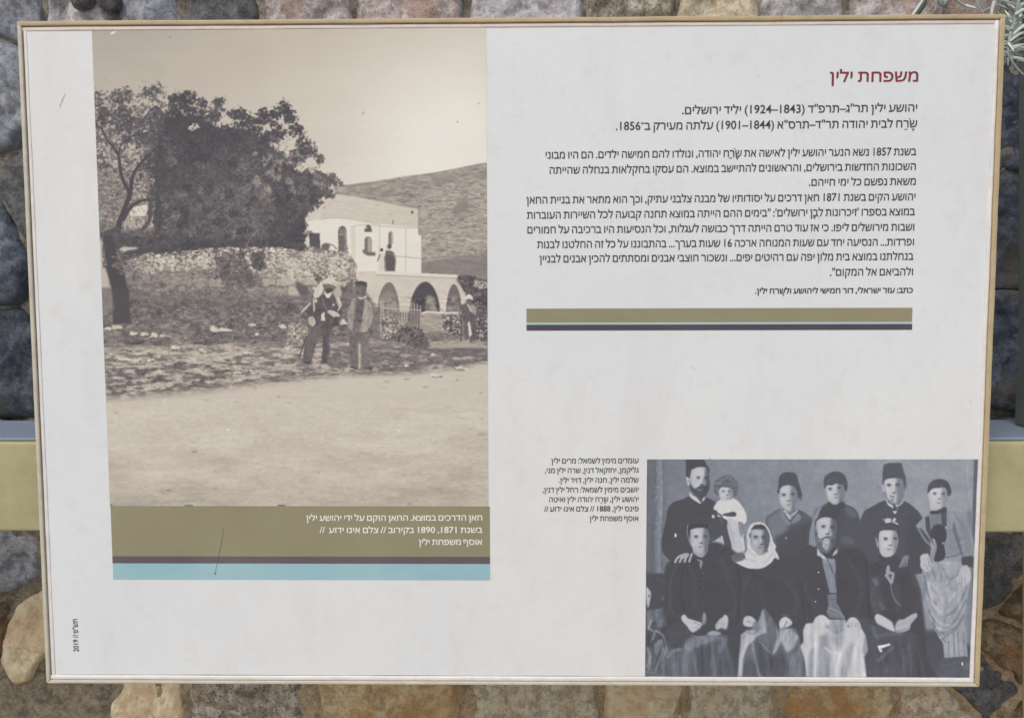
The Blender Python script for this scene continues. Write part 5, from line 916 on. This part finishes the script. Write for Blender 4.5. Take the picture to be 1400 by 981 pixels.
post(1397, 1397, 740, 975, YP, .07, 0, zb-.002, M_RAIL, 'post')
# ------------------------------------------------------------------ the information board
sign = empty('information_board', 'white framed board with Hebrew text, a landscape photograph and a family portrait', 'information board')
sign.matrix_world = MB
bpy.context.view_layer.update()
W2, H2 = BOARD_W/2, BOARD_H/2
bm_obj('panel', box_bm(-W2+.003, -H2+.003, -.012, W2-.003, H2-.003, 0), M_PANEL, sign)
def bar(name, pts, mat, z0, z1, bev, parent=sign, smooth=True, seg=3):
    """a strip given by its four corners (board plane), from z0 to z1"""
    bm = bmesh.new(); lo = [bm.verts.new((x, y, z0)) for x, y in pts]; hi = [bm.verts.new((x, y, z1)) for x, y in pts]
    bm.faces.new(lo[::-1]); bm.faces.new(hi)
    for i in range(4): j = (i+1) % 4; bm.faces.new((lo[i], lo[j], hi[j], hi[i]))
    bmesh.ops.recalc_face_normals(bm, faces=bm.faces[:])
    top = [e for e in bm.edges if all(v.co.z > (z0+z1)/2 for v in e.verts)]
    bmesh.ops.bevel(bm, geom=top, offset=bev, segments=seg, affect='EDGES', profile=.5)
    # long edges get slight unevenness
    bmesh.ops.subdivide_edges(bm, edges=[e for e in bm.edges if e.calc_length() > .3], cuts=60, use_grid_fill=True)
    for v in bm.verts:
        n = noise.noise(Vector((v.co.x*14, v.co.y*14, z1*100))); m = noise.noise(Vector((v.co.x*45, v.co.y*45, 7+z1*100)))
        k = .0003*n+.00022*m
        if v.co.z > z0+.0001: v.co.z += k
        v.co.x += k*.9*(1 if abs(v.co.x) > W2-.03 else 0); v.co.y += k*.9*(1 if abs(v.co.y) > H2-.03 else 0)
    return bm_obj(name, bm, mat, parent, smooth)
X0, X1, Y0, Y1 = -W2, W2, -H2, H2
tl, tt, tr, tb = .0050, .0055, .0062, .0045             # visible widths of the metal lip
bar('frame_bar', [(X0, Y1), (X0+.002, Y1-tt), (X1-.002, Y1-tt), (X1, Y1)], M_FRAME, -.022, .0035, .0012)
bar('frame_bar', [(X0, Y0+.0005), (X0, Y1-.0003), (X0+tl, Y1-tt-.0003), (X0+tl, Y0+tb)], M_FRAME_W, -.022, .0033, .0012)
bar('frame_bar', [(X1-tr, Y0+tb), (X1-tr, Y1-tt-.0003), (X1, Y1-.0003), (X1, Y0+.0005)], M_FRAME, -.022, .0034, .0012)
bar('frame_bar', [(X0, Y0), (X0+tl, Y0+tb-.0003), (X1-tr, Y0+tb-.0003), (X1, Y0)], M_FRAME_W, -.022, .0031, .0012)
# sealant beads inside the lip
bar('sealant_bead', [(X0+tl, Y1-tt-.0055), (X0+tl, Y1-tt-.0008), (X1-tr, Y1-tt-.0008), (X1-tr-.004, Y1-tt-.005)], M_BEAD_P, -.002, .0012, .0011)
bar('sealant_bead', [(X1-tr-.0058, Y0+tb), (X1-tr-.0052, Y1-tt-.001), (X1-tr-.0005, Y1-tt-.001), (X1-tr-.0005, Y0+tb)], M_BEAD, -.002, .0024, .0018)
bar('sealant_bead', [(X0+tl+.0015, Y0+tb), (X0+tl+.0012, Y1-tt-.004), (X0+tl+.0052, Y1-tt-.004), (X0+tl+.006, Y0+tb)], M_BEAD, -.002, .0010, .0009)
bar('sealant_bead', [(X0+tl, Y0+tb+.0002), (X0+tl, Y0+tb+.0058), (X1-tr, Y0+tb+.0066), (X1-tr, Y0+tb+.0002)], M_BEAD, -.002, .0022, .0018)
def seam(x0, y0, x1, y1, w):
    d = Vector((x1-x0, y1-y0)).normalized(); nx_, ny_ = -d.y*w/2, d.x*w/2; n = 50; V = []
    for i in range(n+1):
        t = i/n; x = x0+(x1-x0)*t; y = y0+(y1-y0)*t; k = .5+.9*abs(noise.noise(Vector((x*9, y*9, 3))))
        V += [(x-nx_*k, y-ny_*k, .0004), (x+nx_*k, y+ny_*k, .0004)]
    return mesh_obj('seam', V, [(2*i, 2*i+1, 2*i+3, 2*i+2) for i in range(n)], M_LINE, sign)
seam(X0+tl+.0006, Y0+tb, X0+tl+.0006, Y1-tt, .0012); seam(X0+tl, Y1-tt-.0003, X1-tr, Y1-tt-.0003, .0009); seam(X0+tl+.01, Y0+tb+.0064, X1-tr-.01, Y0+tb+.0070, .0006)
# brackets fixing the board to the beam, behind it
for x in (-.38, .38): bm_obj('bracket', box_bm(x-.03, -.19, -.034, x+.03, -.02, -.012, .002), M_FRAME_W, sign)
# flat print on the face
def quad(name, px, mat, z):
    return mesh_obj(name, [(*board_pt(x, y, z), z) for x, y in px], [(0, 1, 2, 3)], mat, sign)
def rect_of(px, z):
    p = [board_pt(x, y, z) for x, y in px]; x0 = (p[0][0]+p[3][0])/2; x1 = (p[1][0]+p[2][0])/2; y1 = (p[0][1]+p[1][1])/2; y0 = (p[2][1]+p[3][1])/2
    return x0, y0, x1, y1
def picture(name, canvas, px, stops, res, label):
    """lay a painted canvas on the board as a rectangle"""
    z = .0003; x0, y0, x1, y1 = rect_of(px, z); w = int((x1-x0)*res); h = int((y1-y0)*res)
    bx, by = np.meshgrid(x0+(np.arange(w)+.5)/w*(x1-x0), y0+(np.arange(h)+.5)/h*(y1-y0))
    P = np.stack([bx, by, np.full_like(bx, z)], -1)@RC.T+TC
    u = (CX+FPX*P[..., 0]/-P[..., 2]-canvas.x0)*canvas.S-.5; v = (CY-FPX*P[..., 1]/-P[..., 2]-canvas.y0)*canvas.S-.5
    u = np.clip(u, 0, canvas.W-1.001); v = np.clip(v, 0, canvas.H-1.001); ui, vi = u.astype(int), v.astype(int); fu, fv = u-ui, v-vi; a = canvas.a
    t = (a[vi, ui]*(1-fu)+a[vi, ui+1]*fu)*(1-fv)+(a[vi+1, ui]*(1-fu)+a[vi+1, ui+1]*fu)*fv; t = np.clip(t, 0, 1)
    ks = [q[0] for q in stops]; im = np.ones((h, w, 4), np.float32)
    for i in range(3): im[..., i] = enc(lin(np.interp(t, ks, [q[1][i] for q in stops]))/K_LIT)
    img = bpy.data.images.new(name, w, h, alpha=False); img.pixels.foreach_set(im.ravel()); img.update(); img.pack()
    s = NT(name+'_print'); tx = s.n('ShaderNodeTexImage', image=img, extension='EXTEND'); s.l(s.tc.outputs['UV'], tx.inputs[0])
    mat = s.done(tx.outputs[0], .42, s.bump(s.noise(420, 2, .6), .12, .0004), .4)
    me = bpy.data.meshes.new(name); me.from_pydata([(x0, y0, z), (x1, y0, z), (x1, y1, z), (x0, y1, z)], [], [(0, 1, 2, 3)]); uv = me.uv_layers.new(name='UVMap')
    for i, c in enumerate(((0, 0), (1, 0), (1, 1), (0, 1))): uv.data[i].uv = c
    me.materials.append(mat); o = bpy.data.objects.new(name, me); link(o, sign); o['label'] = label; return o
SEPIA = [(0, (42, 40, 44)), (.2, (78, 75, 79)), (.5, (144, 136, 128)), (.7, (188, 179, 164)), (.85, (212, 206, 193)), (1, (230, 228, 216))]
BLUE = [(0, (58, 58, 62)), (.14, (76, 76, 81)), (.3, (95, 99, 107)), (.5, (130, 136, 145)), (.7, (178, 180, 185)), (.85, (204, 204, 203)), (1, (238, 238, 236))]
picture('landscape_photograph', paint_landscape(), [(124.5, 40.5), (662.8, 38), (669.6, 691), (151.2, 692)], SEPIA, 1700, 'sepia photograph of an arched inn, olive trees and three standing men')
picture('family_photograph', paint_family(), [(883.5, 627.2), (1343.5, 628), (1332, 927.5), (883, 926.6)], BLUE, 2100, 'blue grey studio photograph of a family of ten')
def band(px, mat, z=.0003):
    x0, y0, x1, y1 = rect_of(px, z); return mesh_obj('colour_band', [(x0, y0, z), (x1, y0, z), (x1, y1, z), (x0, y1, z)], [(0, 1, 2, 3)], mat, sign)
band([(151.3, 692.2), (669.6, 691.2), (669.9, 759.5), (153.3, 760.8)], M_OLIVE); band([(153.3, 761), (669.9, 759.7), (670, 769.2), (154, 770.5)], M_PLUM); band([(154, 770.7), (670, 769.4), (670.3, 791.7), (155, 792.5)], M_TEAL)
band([(719.8, 422), (1247.3, 420.3), (1247.1, 439), (719.8, 441)], M_OLIVE); band([(719.8, 441.2), (1247.1, 439.3), (1247.1, 442.2), (719.8, 444.2)], M_TEAL2); band([(719.8, 444.4), (1247.1, 442.4), (1247, 450.5), (719.8, 451.9)], M_PLUM2)
# lettering
def visual(s):
    """Hebrew in reading order -> left-to-right drawing order, digits kept"""
    out = []; num = ''
    for ch in s[::-1]:
        if ch.isdigit(): num += ch; continue
        if num: out.append(num[::-1]); num = ''
        out.append({'(': ')', ')': '('}.get(ch, ch))
    if num: out.append(num[::-1])
    return ''.join(out)
def text_mesh(txt, bold=0.0, spacing=1.0):
    """letters as flat polygons; overlapping strokes of a letter are laid a hair apart"""
    cu = bpy.data.curves.new('line', 'FONT'); cu.body = txt; cu.size = 1; cu.space_character = spacing; cu.space_word = .72
    to = bpy.data.objects.new('line', cu); COL.objects.link(to); bpy.context.view_layer.update()
    dg = bpy.context.evaluated_depsgraph_get(); ev = to.evaluated_get(dg); cv = ev.to_curve(dg); cont = []
    for sp in cv.splines:
        bp = sp.bezier_points; P = []; n = len(bp)
        for i in range(n):
            a, b = bp[i], bp[(i+1) % n]; p0, p1, p2, p3 = (Vector(q[:2]) for q in (a.co, a.handle_right, b.co, b.handle_left)); p2, p3 = p3, p2
            flat = ((p1-p0).cross(p3-p0) if (p1-p0).length > 1e-5 else 0); flat2 = ((p2-p0).cross(p3-p0) if (p2-p3).length > 1e-5 else 0)
            m = 1 if abs(flat)+abs(flat2) < 1e-4 else 4
            for k in range(m): t = k/m; P.append(p0*(1-t)**3+3*p1*t*(1-t)**2+3*p2*t*t*(1-t)+p3*t**3)
        Q = [p for i, p in enumerate(P) if (p-P[i-1]).length > 1e-4]
        if len(Q) < 3: continue
        A = sum(Q[i-1].cross(Q[i]) for i in range(len(Q)))/2; cont.append((Q, A))
    ev.to_curve_clear(); bpy.data.objects.remove(to); bpy.data.curves.remove(cu)
    def inside(p, Q):
        c = False
        for i in range(len(Q)):
            a, b = Q[i-1], Q[i]
            if (a.y > p.y) != (b.y > p.y) and p.x < (b.x-a.x)*(p.y-a.y)/(b.y-a.y)+a.x: c = not c
        return c
    kids = {}; hole = set()
    for i, (Q, A) in enumerate(cont):
        for j, (Q2, A2) in enumerate(cont):
            if i != j and A*A2 < 0 and abs(A2) > abs(A) and all(inside(p, Q2) for p in Q): kids.setdefault(j, []).append(i); hole.add(i); break
    def grown(Q, s):
        o = []
        for i in range(len(Q)):
            a, b, c = Q[i-1], Q[i], Q[(i+1) % len(Q)]; d1 = (b-a).normalized(); d2 = (c-b).normalized()
            n1 = Vector((d1.y, -d1.x)); n2 = Vector((d2.y, -d2.x)); m = n1+n2; L = m.length
            m = m/L if L > 1e-4 else n1; o.append(b+m*(s*bold/max(.5, m.dot(n1))))
        return o
    V = []; F = []; z = 0
    for i, (Q, A) in enumerate(cont):
        if i in hole: continue
        sg = 1 if A > 0 else -1
        loops = [grown(Q, sg)]+[grown(cont[h][0], sg) for h in kids.get(i, [])]
        loops3 = [[Vector((p.x, p.y, 0)) for p in L] for L in loops]; flat = [p for L in loops3 for p in L]; b0 = len(V); z = (z+1) % 5
        V += [(p.x, p.y, z*.00002) for p in flat]; F += [tuple(b0+q for q in t) for t in tessellate_polygon(loops3)]
    me = bpy.data.meshes.new('line'); me.from_pydata(V, [], F); me.update(); return me
HEB_H = None
def line_of_text(s, r, l, h_px, mat, bold=0.011, z=.00045, name='text_line', logical=True):
    """r, l: right and left ends on the baseline (pixels); h_px: height of an ordinary letter"""
    me = text_mesh(visual(s) if logical else s, bold)
    co = np.empty(len(me.vertices)*3); me.vertices.foreach_get('co', co); co = co.reshape(-1, 3)
    (xr, yr), (xl, yl) = board_pt(*r, z), board_pt(*l, z); x0, x1 = co[:, 0].min(), co[:, 0].max()
    hb = board_pt(r[0], r[1]-h_px, z)[1]-yr; t = (co[:, 0]-x0)/(x1-x0)
    X = xl+(xr-xl)*t; Y = yl+(yr-yl)*t+co[:, 1]*hb/HEB_H
    me.vertices.foreach_set('co', np.stack([X, Y, z+co[:, 2]], -1).ravel()); me.materials.clear(); me.materials.append(mat); me.update()
    o = bpy.data.objects.new(name, me); return link(o, sign)
_m = text_mesh('ה'); HEB_H = max(v.co.y for v in _m.vertices)
line_of_text('משפחת ילין', (1255.4, 111.4), (1134.4, 112), 13.4, M_RED, .012, name='heading')
line_of_text('יהושע ילין תר"ג–תרפ"ד (1843–1924) יליד ירושלים.', (1254, 152.4), (932.5, 156), 9.6, M_INK)
line_of_text('שרח לבית יהודה תר"ד–תרס"א (1844–1901) עלתה מעירק ב־1856.', (1254, 174), (842, 177.8), 9.6, M_INK)
for s_, r_, l_ in (
 ('בשנת 1857 נשא הנער יהושע ילין לאישה את שרח יהודה, ונולדו להם חמישה ילדים. הם היו מבוני', (1252.8, 212), (746, 216.8)),
 ('השכונות החדשות בירושלים, והראשונים להתיישב במוצא. הם עסקו בחקלאות בנחלה שהייתה', (1252, 232.2), (751.4, 237.6)),
 ('משאת נפשם כל ימי חייהם.', (1252, 252.6), (1106, 254)),
 ('יהושע הקים בשנת 1871 חאן דרכים על יסודותיו של מבנה צלבני עתיק, וכך הוא מתאר את בניית החאן', (1251.5, 273.6), (719.7, 278.3)),
 ("במוצא בספרו 'זיכרונות לבן ירושלים': \"בימים ההם הייתה במוצא תחנה קבועה לכל השיירות העוברות", (1250.8, 294), (720.4, 298.9)),
 ('ושבות מירושלים ליפו. כי אז עוד טרם הייתה דרך כבושה לעגלות, וכל הנסיעות היו ברכיבה על חמורים', (1250, 315), (721, 319)),
 ('ופרדות... הנסיעה יחד עם שעות המנוחה ארכה 16 שעות בערך... בהתבוננו על כל זה החלטנו לבנות', (1249.5, 335.3), (734.3, 339)),
 ('בנחלתנו במוצא בית מלון יפה עם רהיטים יפים... ונשכור חוצבי אבנים ומסתתים להכין אבנים לבניין', (1248.7, 355), (737.5, 358.6)),
 ('ולהביאם אל המקום".', (1248.3, 376), (1134.7, 376.8))): line_of_text(s_, r_, l_, 9.0, M_INK)
line_of_text('כתב: עזר ישראלי, דור חמישי ליהושע ולשרח ילין.', (1248, 400), (1032.6, 401.2), 6.6, M_INK, .022)
for s_, r_, l_ in (
 ('עומדים מימין לשמאל: מרים ילין', (873, 632.6), (753.7, 633.2)), ('גליקמן, יחזקאל דנין, שרה ילין מני,', (873, 645.7), (744.9, 646.3)), ('שלמה ילין, חנה ילין, דויד ילין.', (873, 659.1), (763.7, 659.6)),
 ('יושבים מימין לשמאל: רחל ילין דנין,', (873, 672.3), (742, 672.8)), ('יהושע ילין, שרח יהודה ילין ואיטה', (873, 685.4), (750.8, 685.8)), ('פינס ילין, 1888 // צלם אינו ידוע //', (873, 698.3), (743.9, 698.8)), ('אוסף משפחת ילין', (873, 711.5), (806, 711.8))): line_of_text(s_, r_, l_, 6.3, M_INK, .010)
for s_, r_, l_ in (('חאן הדרכים במוצא. החאן הוקם על ידי יהושע ילין', (659.5, 711), (418.6, 711.5)), ('בשנת 1871, 1890 בקירוב // צלם אינו ידוע  //', (659.5, 727.8), (436.9, 728)), ('אוסף משפחת ילין', (659.5, 744.2), (572.5, 744.4))): line_of_text(s_, r_, l_, 7.0, M_WHITE_INK, .018, z=.0006)
# small vertical date, reading upwards
me = text_mesh(visual('תש"פ')and('2019 // '+visual('תש"פ')), .012); co = np.array([v.co[:] for v in me.vertices]); (xa, ya), (xb, yb_) = board_pt(107.5, 890), board_pt(106, 845.5); hh = board_pt(108, 800)[0]-board_pt(102.2, 800)[0]; t = (co[:, 0]-co[:, 0].min())/np.ptp(co[:, 0])
me.vertices.foreach_set('co', np.stack([xa+(xb-xa)*t-co[:, 1]*hh/HEB_H, ya+(yb_-ya)*t, co[:, 2]+.00045], -1).ravel()); me.materials.clear(); me.materials.append(M_INK); link(bpy.data.objects.new('text_line', me), sign)
# vowel points of the name and of the book title
def tick(x, y, w, h, mat=M_INK): return [(*board_pt(x-w/2, y-h/2, .00045), .00045), (*board_pt(x-w/2, y+h/2, .00045), .00045), (*board_pt(x+w/2, y+h/2, .00045), .00045), (*board_pt(x+w/2, y-h/2, .00045), .00045)]
V = []
for q_ in ((1243.8, 162.6, 1.5, 1.5), (1248.5, 176.6, 4, 1), (1248.5, 178.4, 1, 2.4), (1238.8, 176.8, 4, 1), (1004.5, 203.6, 1.4, 1.4), (1008, 215.8, 4, 1), (1008, 217.5, 1, 2.2), (999, 216, 4, 1), (1120, 296, 1.1, 1.1), (1120, 298.6, 1.1, 1.1), (1113.5, 296.8, 3.8, 1), (1113.5, 298.3, 1, 2), (1071, 402.6, 3, .8), (1071, 403.8, .8, 1.4), (826, 680, 1, 1), (827, 687.5, 2.6, .8), (822, 687.6, 2.4, .8)): mesh_obj('vowel_point', tick(*q_), [(0, 1, 2, 3)], M_INK, sign)
# scratches and specks
def scratch(pts, w, mat, z=.0007):
    P = [Vector((*board_pt(x, y, z), z)) for x, y in pts]; V = []
    for i, p in enumerate(P):
        d = (P[min(i+1, len(P)-1)]-P[max(i-1, 0)]).normalized(); k = w*.0009*(.5 if i in (0, len(P)-1) else 1)
        V += [p+Vector((-d.y, d.x, 0))*k/2, p-Vector((-d.y, d.x, 0))*k/2]
    mesh_obj('scratch', V, [(2*i, 2*i+1, 2*i+3, 2*i+2) for i in range(len(P)-1)], mat, sign)
M_SCR = plain('grey_scratch', alb(186, 182, 178), .7); M_SCRD = plain('dark_scratch', alb(100, 96, 86), .7)
scratch([(306, 720), (302, 745), (298, 762), (294, 784)], .55, M_SCRD); scratch([(293.2, 782), (294, 784.6), (295, 783)], 1.8, M_SCRD)
scratch([(89, 128), (85, 136), (82.5, 142)], 1.2, M_SCR); scratch([(81.6, 142), (82, 146)], 2.4, M_SCR); scratch([(1327, 545), (1327.4, 553)], 1.2, M_SCR); scratch([(1036, 103.4), (1038, 104)], 2, M_SCR); scratch([(946, 500.5), (950, 505)], 1.6, M_SCR)
scratch([(1345.6, 130), (1347, 131.4)], 1.6, M_SCR); scratch([(706, 405), (707, 406.3)], 1.4, M_SCR); scratch([(812, 468), (813.4, 469)], 1.4, M_SCR)
# ------------------------------------------------------------------ silvery plant at the top right
def leaf_mat(name, a, b):
    s = NT(name); c = s.mix(s.ramp(s.noise(30, 4, .6), [(.3, G4(0)), (.7, G4(1))]), a, b); return s.done(c, .7, s.bump(s.noise(300, 2, .6), .3, .0005), .3)
M_SILV = leaf_mat('silver_leaf', alb(212, 218, 206, .8), alb(170, 178, 166, .8)); M_SILV2 = leaf_mat('grey_green_leaf', alb(160, 170, 164, .8), alb(108, 120, 114, .8)); M_GREEN = leaf_mat('olive_green_stem', alb(104, 114, 88, .8), alb(78, 88, 64, .8)); M_DRY = leaf_mat('dark_green_leaf', alb(88, 96, 84, .8), alb(60, 68, 58, .8))
def blade(name, pts, w, mat, parent, thick=.5, taper=.15):
    """a narrow leaf or stem along 3D points, flattened tube"""
    P = [Vector(p) for p in pts]; Q = []
    for i in range(len(P)-1):
        a, b, c, d = P[max(i-1, 0)], P[i], P[i+1], P[min(i+2, len(P)-1)]
        for t in (0, .33, .66): Q.append(.5*((2*b)+(c-a)*t+(2*a-5*b+4*c-d)*t*t+(3*b-a-3*c+d)*t**3))
    Q.append(P[-1]); V = []; F = []; n = len(Q)
    for i, q in enumerate(Q):
        d = (Q[min(i+1, n-1)]-Q[max(i-1, 0)]).normalized(); s = d.cross(Vector((.1, -1, .15))).normalized(); u = s.cross(d).normalized(); t = i/(n-1)
        k = w/2*(taper+(1-taper)*min(1, (math.sin(math.pi*min(.98, .15+.85*t))**.6)*1.05)) if taper < .9 else w/2*(1.1-.3*t)
        for a in range(6): an = a*math.pi/3; V.append(q+s*math.cos(an)*k+u*math.sin(an)*k*thick)
    for i in range(n-1):
        for a in range(6): b_ = (a+1) % 6; F.append((i*6+a, i*6+b_, (i+1)*6+b_, (i+1)*6+a))
    F.append(tuple(range(5, -1, -1))); F.append(tuple((n-1)*6+a for a in range(6)))
    return mesh_obj(name, V, F, mat, parent, True, True)
def W(pts, Y, dy=0): return [at_y(x, y, Y+dy*i/(len(pts)-1)) for i, (x, y) in enumerate(pts)]
pl = empty('silver_leaved_shrub', 'silvery narrow-leaved sprig hanging beside the top right corner of the board', 'plant', tuple(at_y(1400, -60, .2)))
bpy.context.view_layer.update()
PX = .00092
blade('stem', W([(1420, -60), (1398, -20), (1389, 20), (1381, 48), (1378, 78)], .05, -.01), 6*PX, M_SILV2, pl, 1, 1)
rg = random.Random(11)
def leaf(x0, y0, ang, L, w, mat=None, Y=.05, curl=0):
    a = math.radians(ang); p = []; 
    for i in range(4): t = i/3; aa = a+curl*t; p.append((x0+math.cos(aa)*L*t, y0-math.sin(aa)*L*t))
    blade('leaf', W(p, Y+rg.uniform(-.012, .012), rg.uniform(-.008, .03)), w*PX, mat or rg.choice([M_SILV, M_SILV, M_SILV2]), pl, .45)
for k in range(34):
    t = k/33; x = 1391-13*t+rg.uniform(-1.5, 1.5); y = 4+t*76; side = 1 if k % 2 else -1
    leaf(x, y, (60 if side > 0 else 122)+rg.uniform(-18, 18)-side*t*34, rg.uniform(18, 33), rg.uniform(2.8, 4.8), curl=side*-rg.uniform(.1, .6))
for k in range(20): leaf(1379+rg.uniform(-3, 3), 62+rg.uniform(-6, 12), rg.uniform(-130, 20), rg.uniform(10, 27), rg.uniform(3.2, 5), curl=rg.uniform(-.5, .5))
blade('leaf', W([(1376, 70), (1382, 82), (1391, 94), (1402, 104)], .03), 3.6*PX, M_SILV2, pl, .5)
# the branch they grow from comes out of the wall above the frame
blade('stem', [at_y(1385, -330, WY), at_y(1392, -230, WY-.12), at_y(1402, -150, .16), at_y(1418, -60, .055)], 9*PX, M_GREEN, pl, 1, 1)
blade('stem', [at_y(1392, -230, WY-.12), at_y(1390, -120, .18), at_y(1384, -30, .135)], 10*PX, M_GREEN, pl, 1, 1)
blade('stem', [at_y(1386, -60, .14), at_y(1340, -28, .12), at_y(1290, -16, .12), at_y(1240, -8, .12)], 4*PX, M_GREEN, pl, 1, 1)
# leaves over the board's top edge
for pts, w, m in ((((1246, 24), (1254, 12), (1266, -6)), 4, M_SILV), (((1250, 25), (1260, 10), (1268, -4)), 7, M_DRY), (((1300, -10), (1309, 0), (1318, 7), (1325, 9)), 4.6, M_SILV2), (((1318, 7), (1326, 9), (1335, 11.5)), 4, M_SILV), (((1276, 18), (1280, 10), (1284, 2), (1286, -8)), 2.4, M_SILV2), (((1283, -6), (1286, 2), (1290, 6), (1296, -4)), 9, M_SILV2), (((1325, -8), (1336, 2), (1345, 10), (1344, 14)), 2.6, M_SILV2), (((1334, 2), (1342, 14), (1346, 22)), 2.6, M_SILV2), (((1366, -12), (1358, 8), (1355, 24)), 5.6, M_SILV), (((1262, 2), (1272, -2), (1282, 0)), 2, M_DRY), (((1366, 6), (1352, 12), (1340, 17)), 2.6, M_SILV2)):
    blade('leaf', W(pts, .12), w*PX*1.1, m, pl, .5)
blade('stem', W([(1364, 60), (1370, 24), (1376, 4), (1384, -30)], .13), 13*PX*1.1, M_GREEN, pl, .8, 1)
for k in range(30): leaf(1400+rg.uniform(-8, 40), -20+rg.uniform(-60, 60), rg.uniform(40, 150), rg.uniform(20, 40), 5, Y=.10)
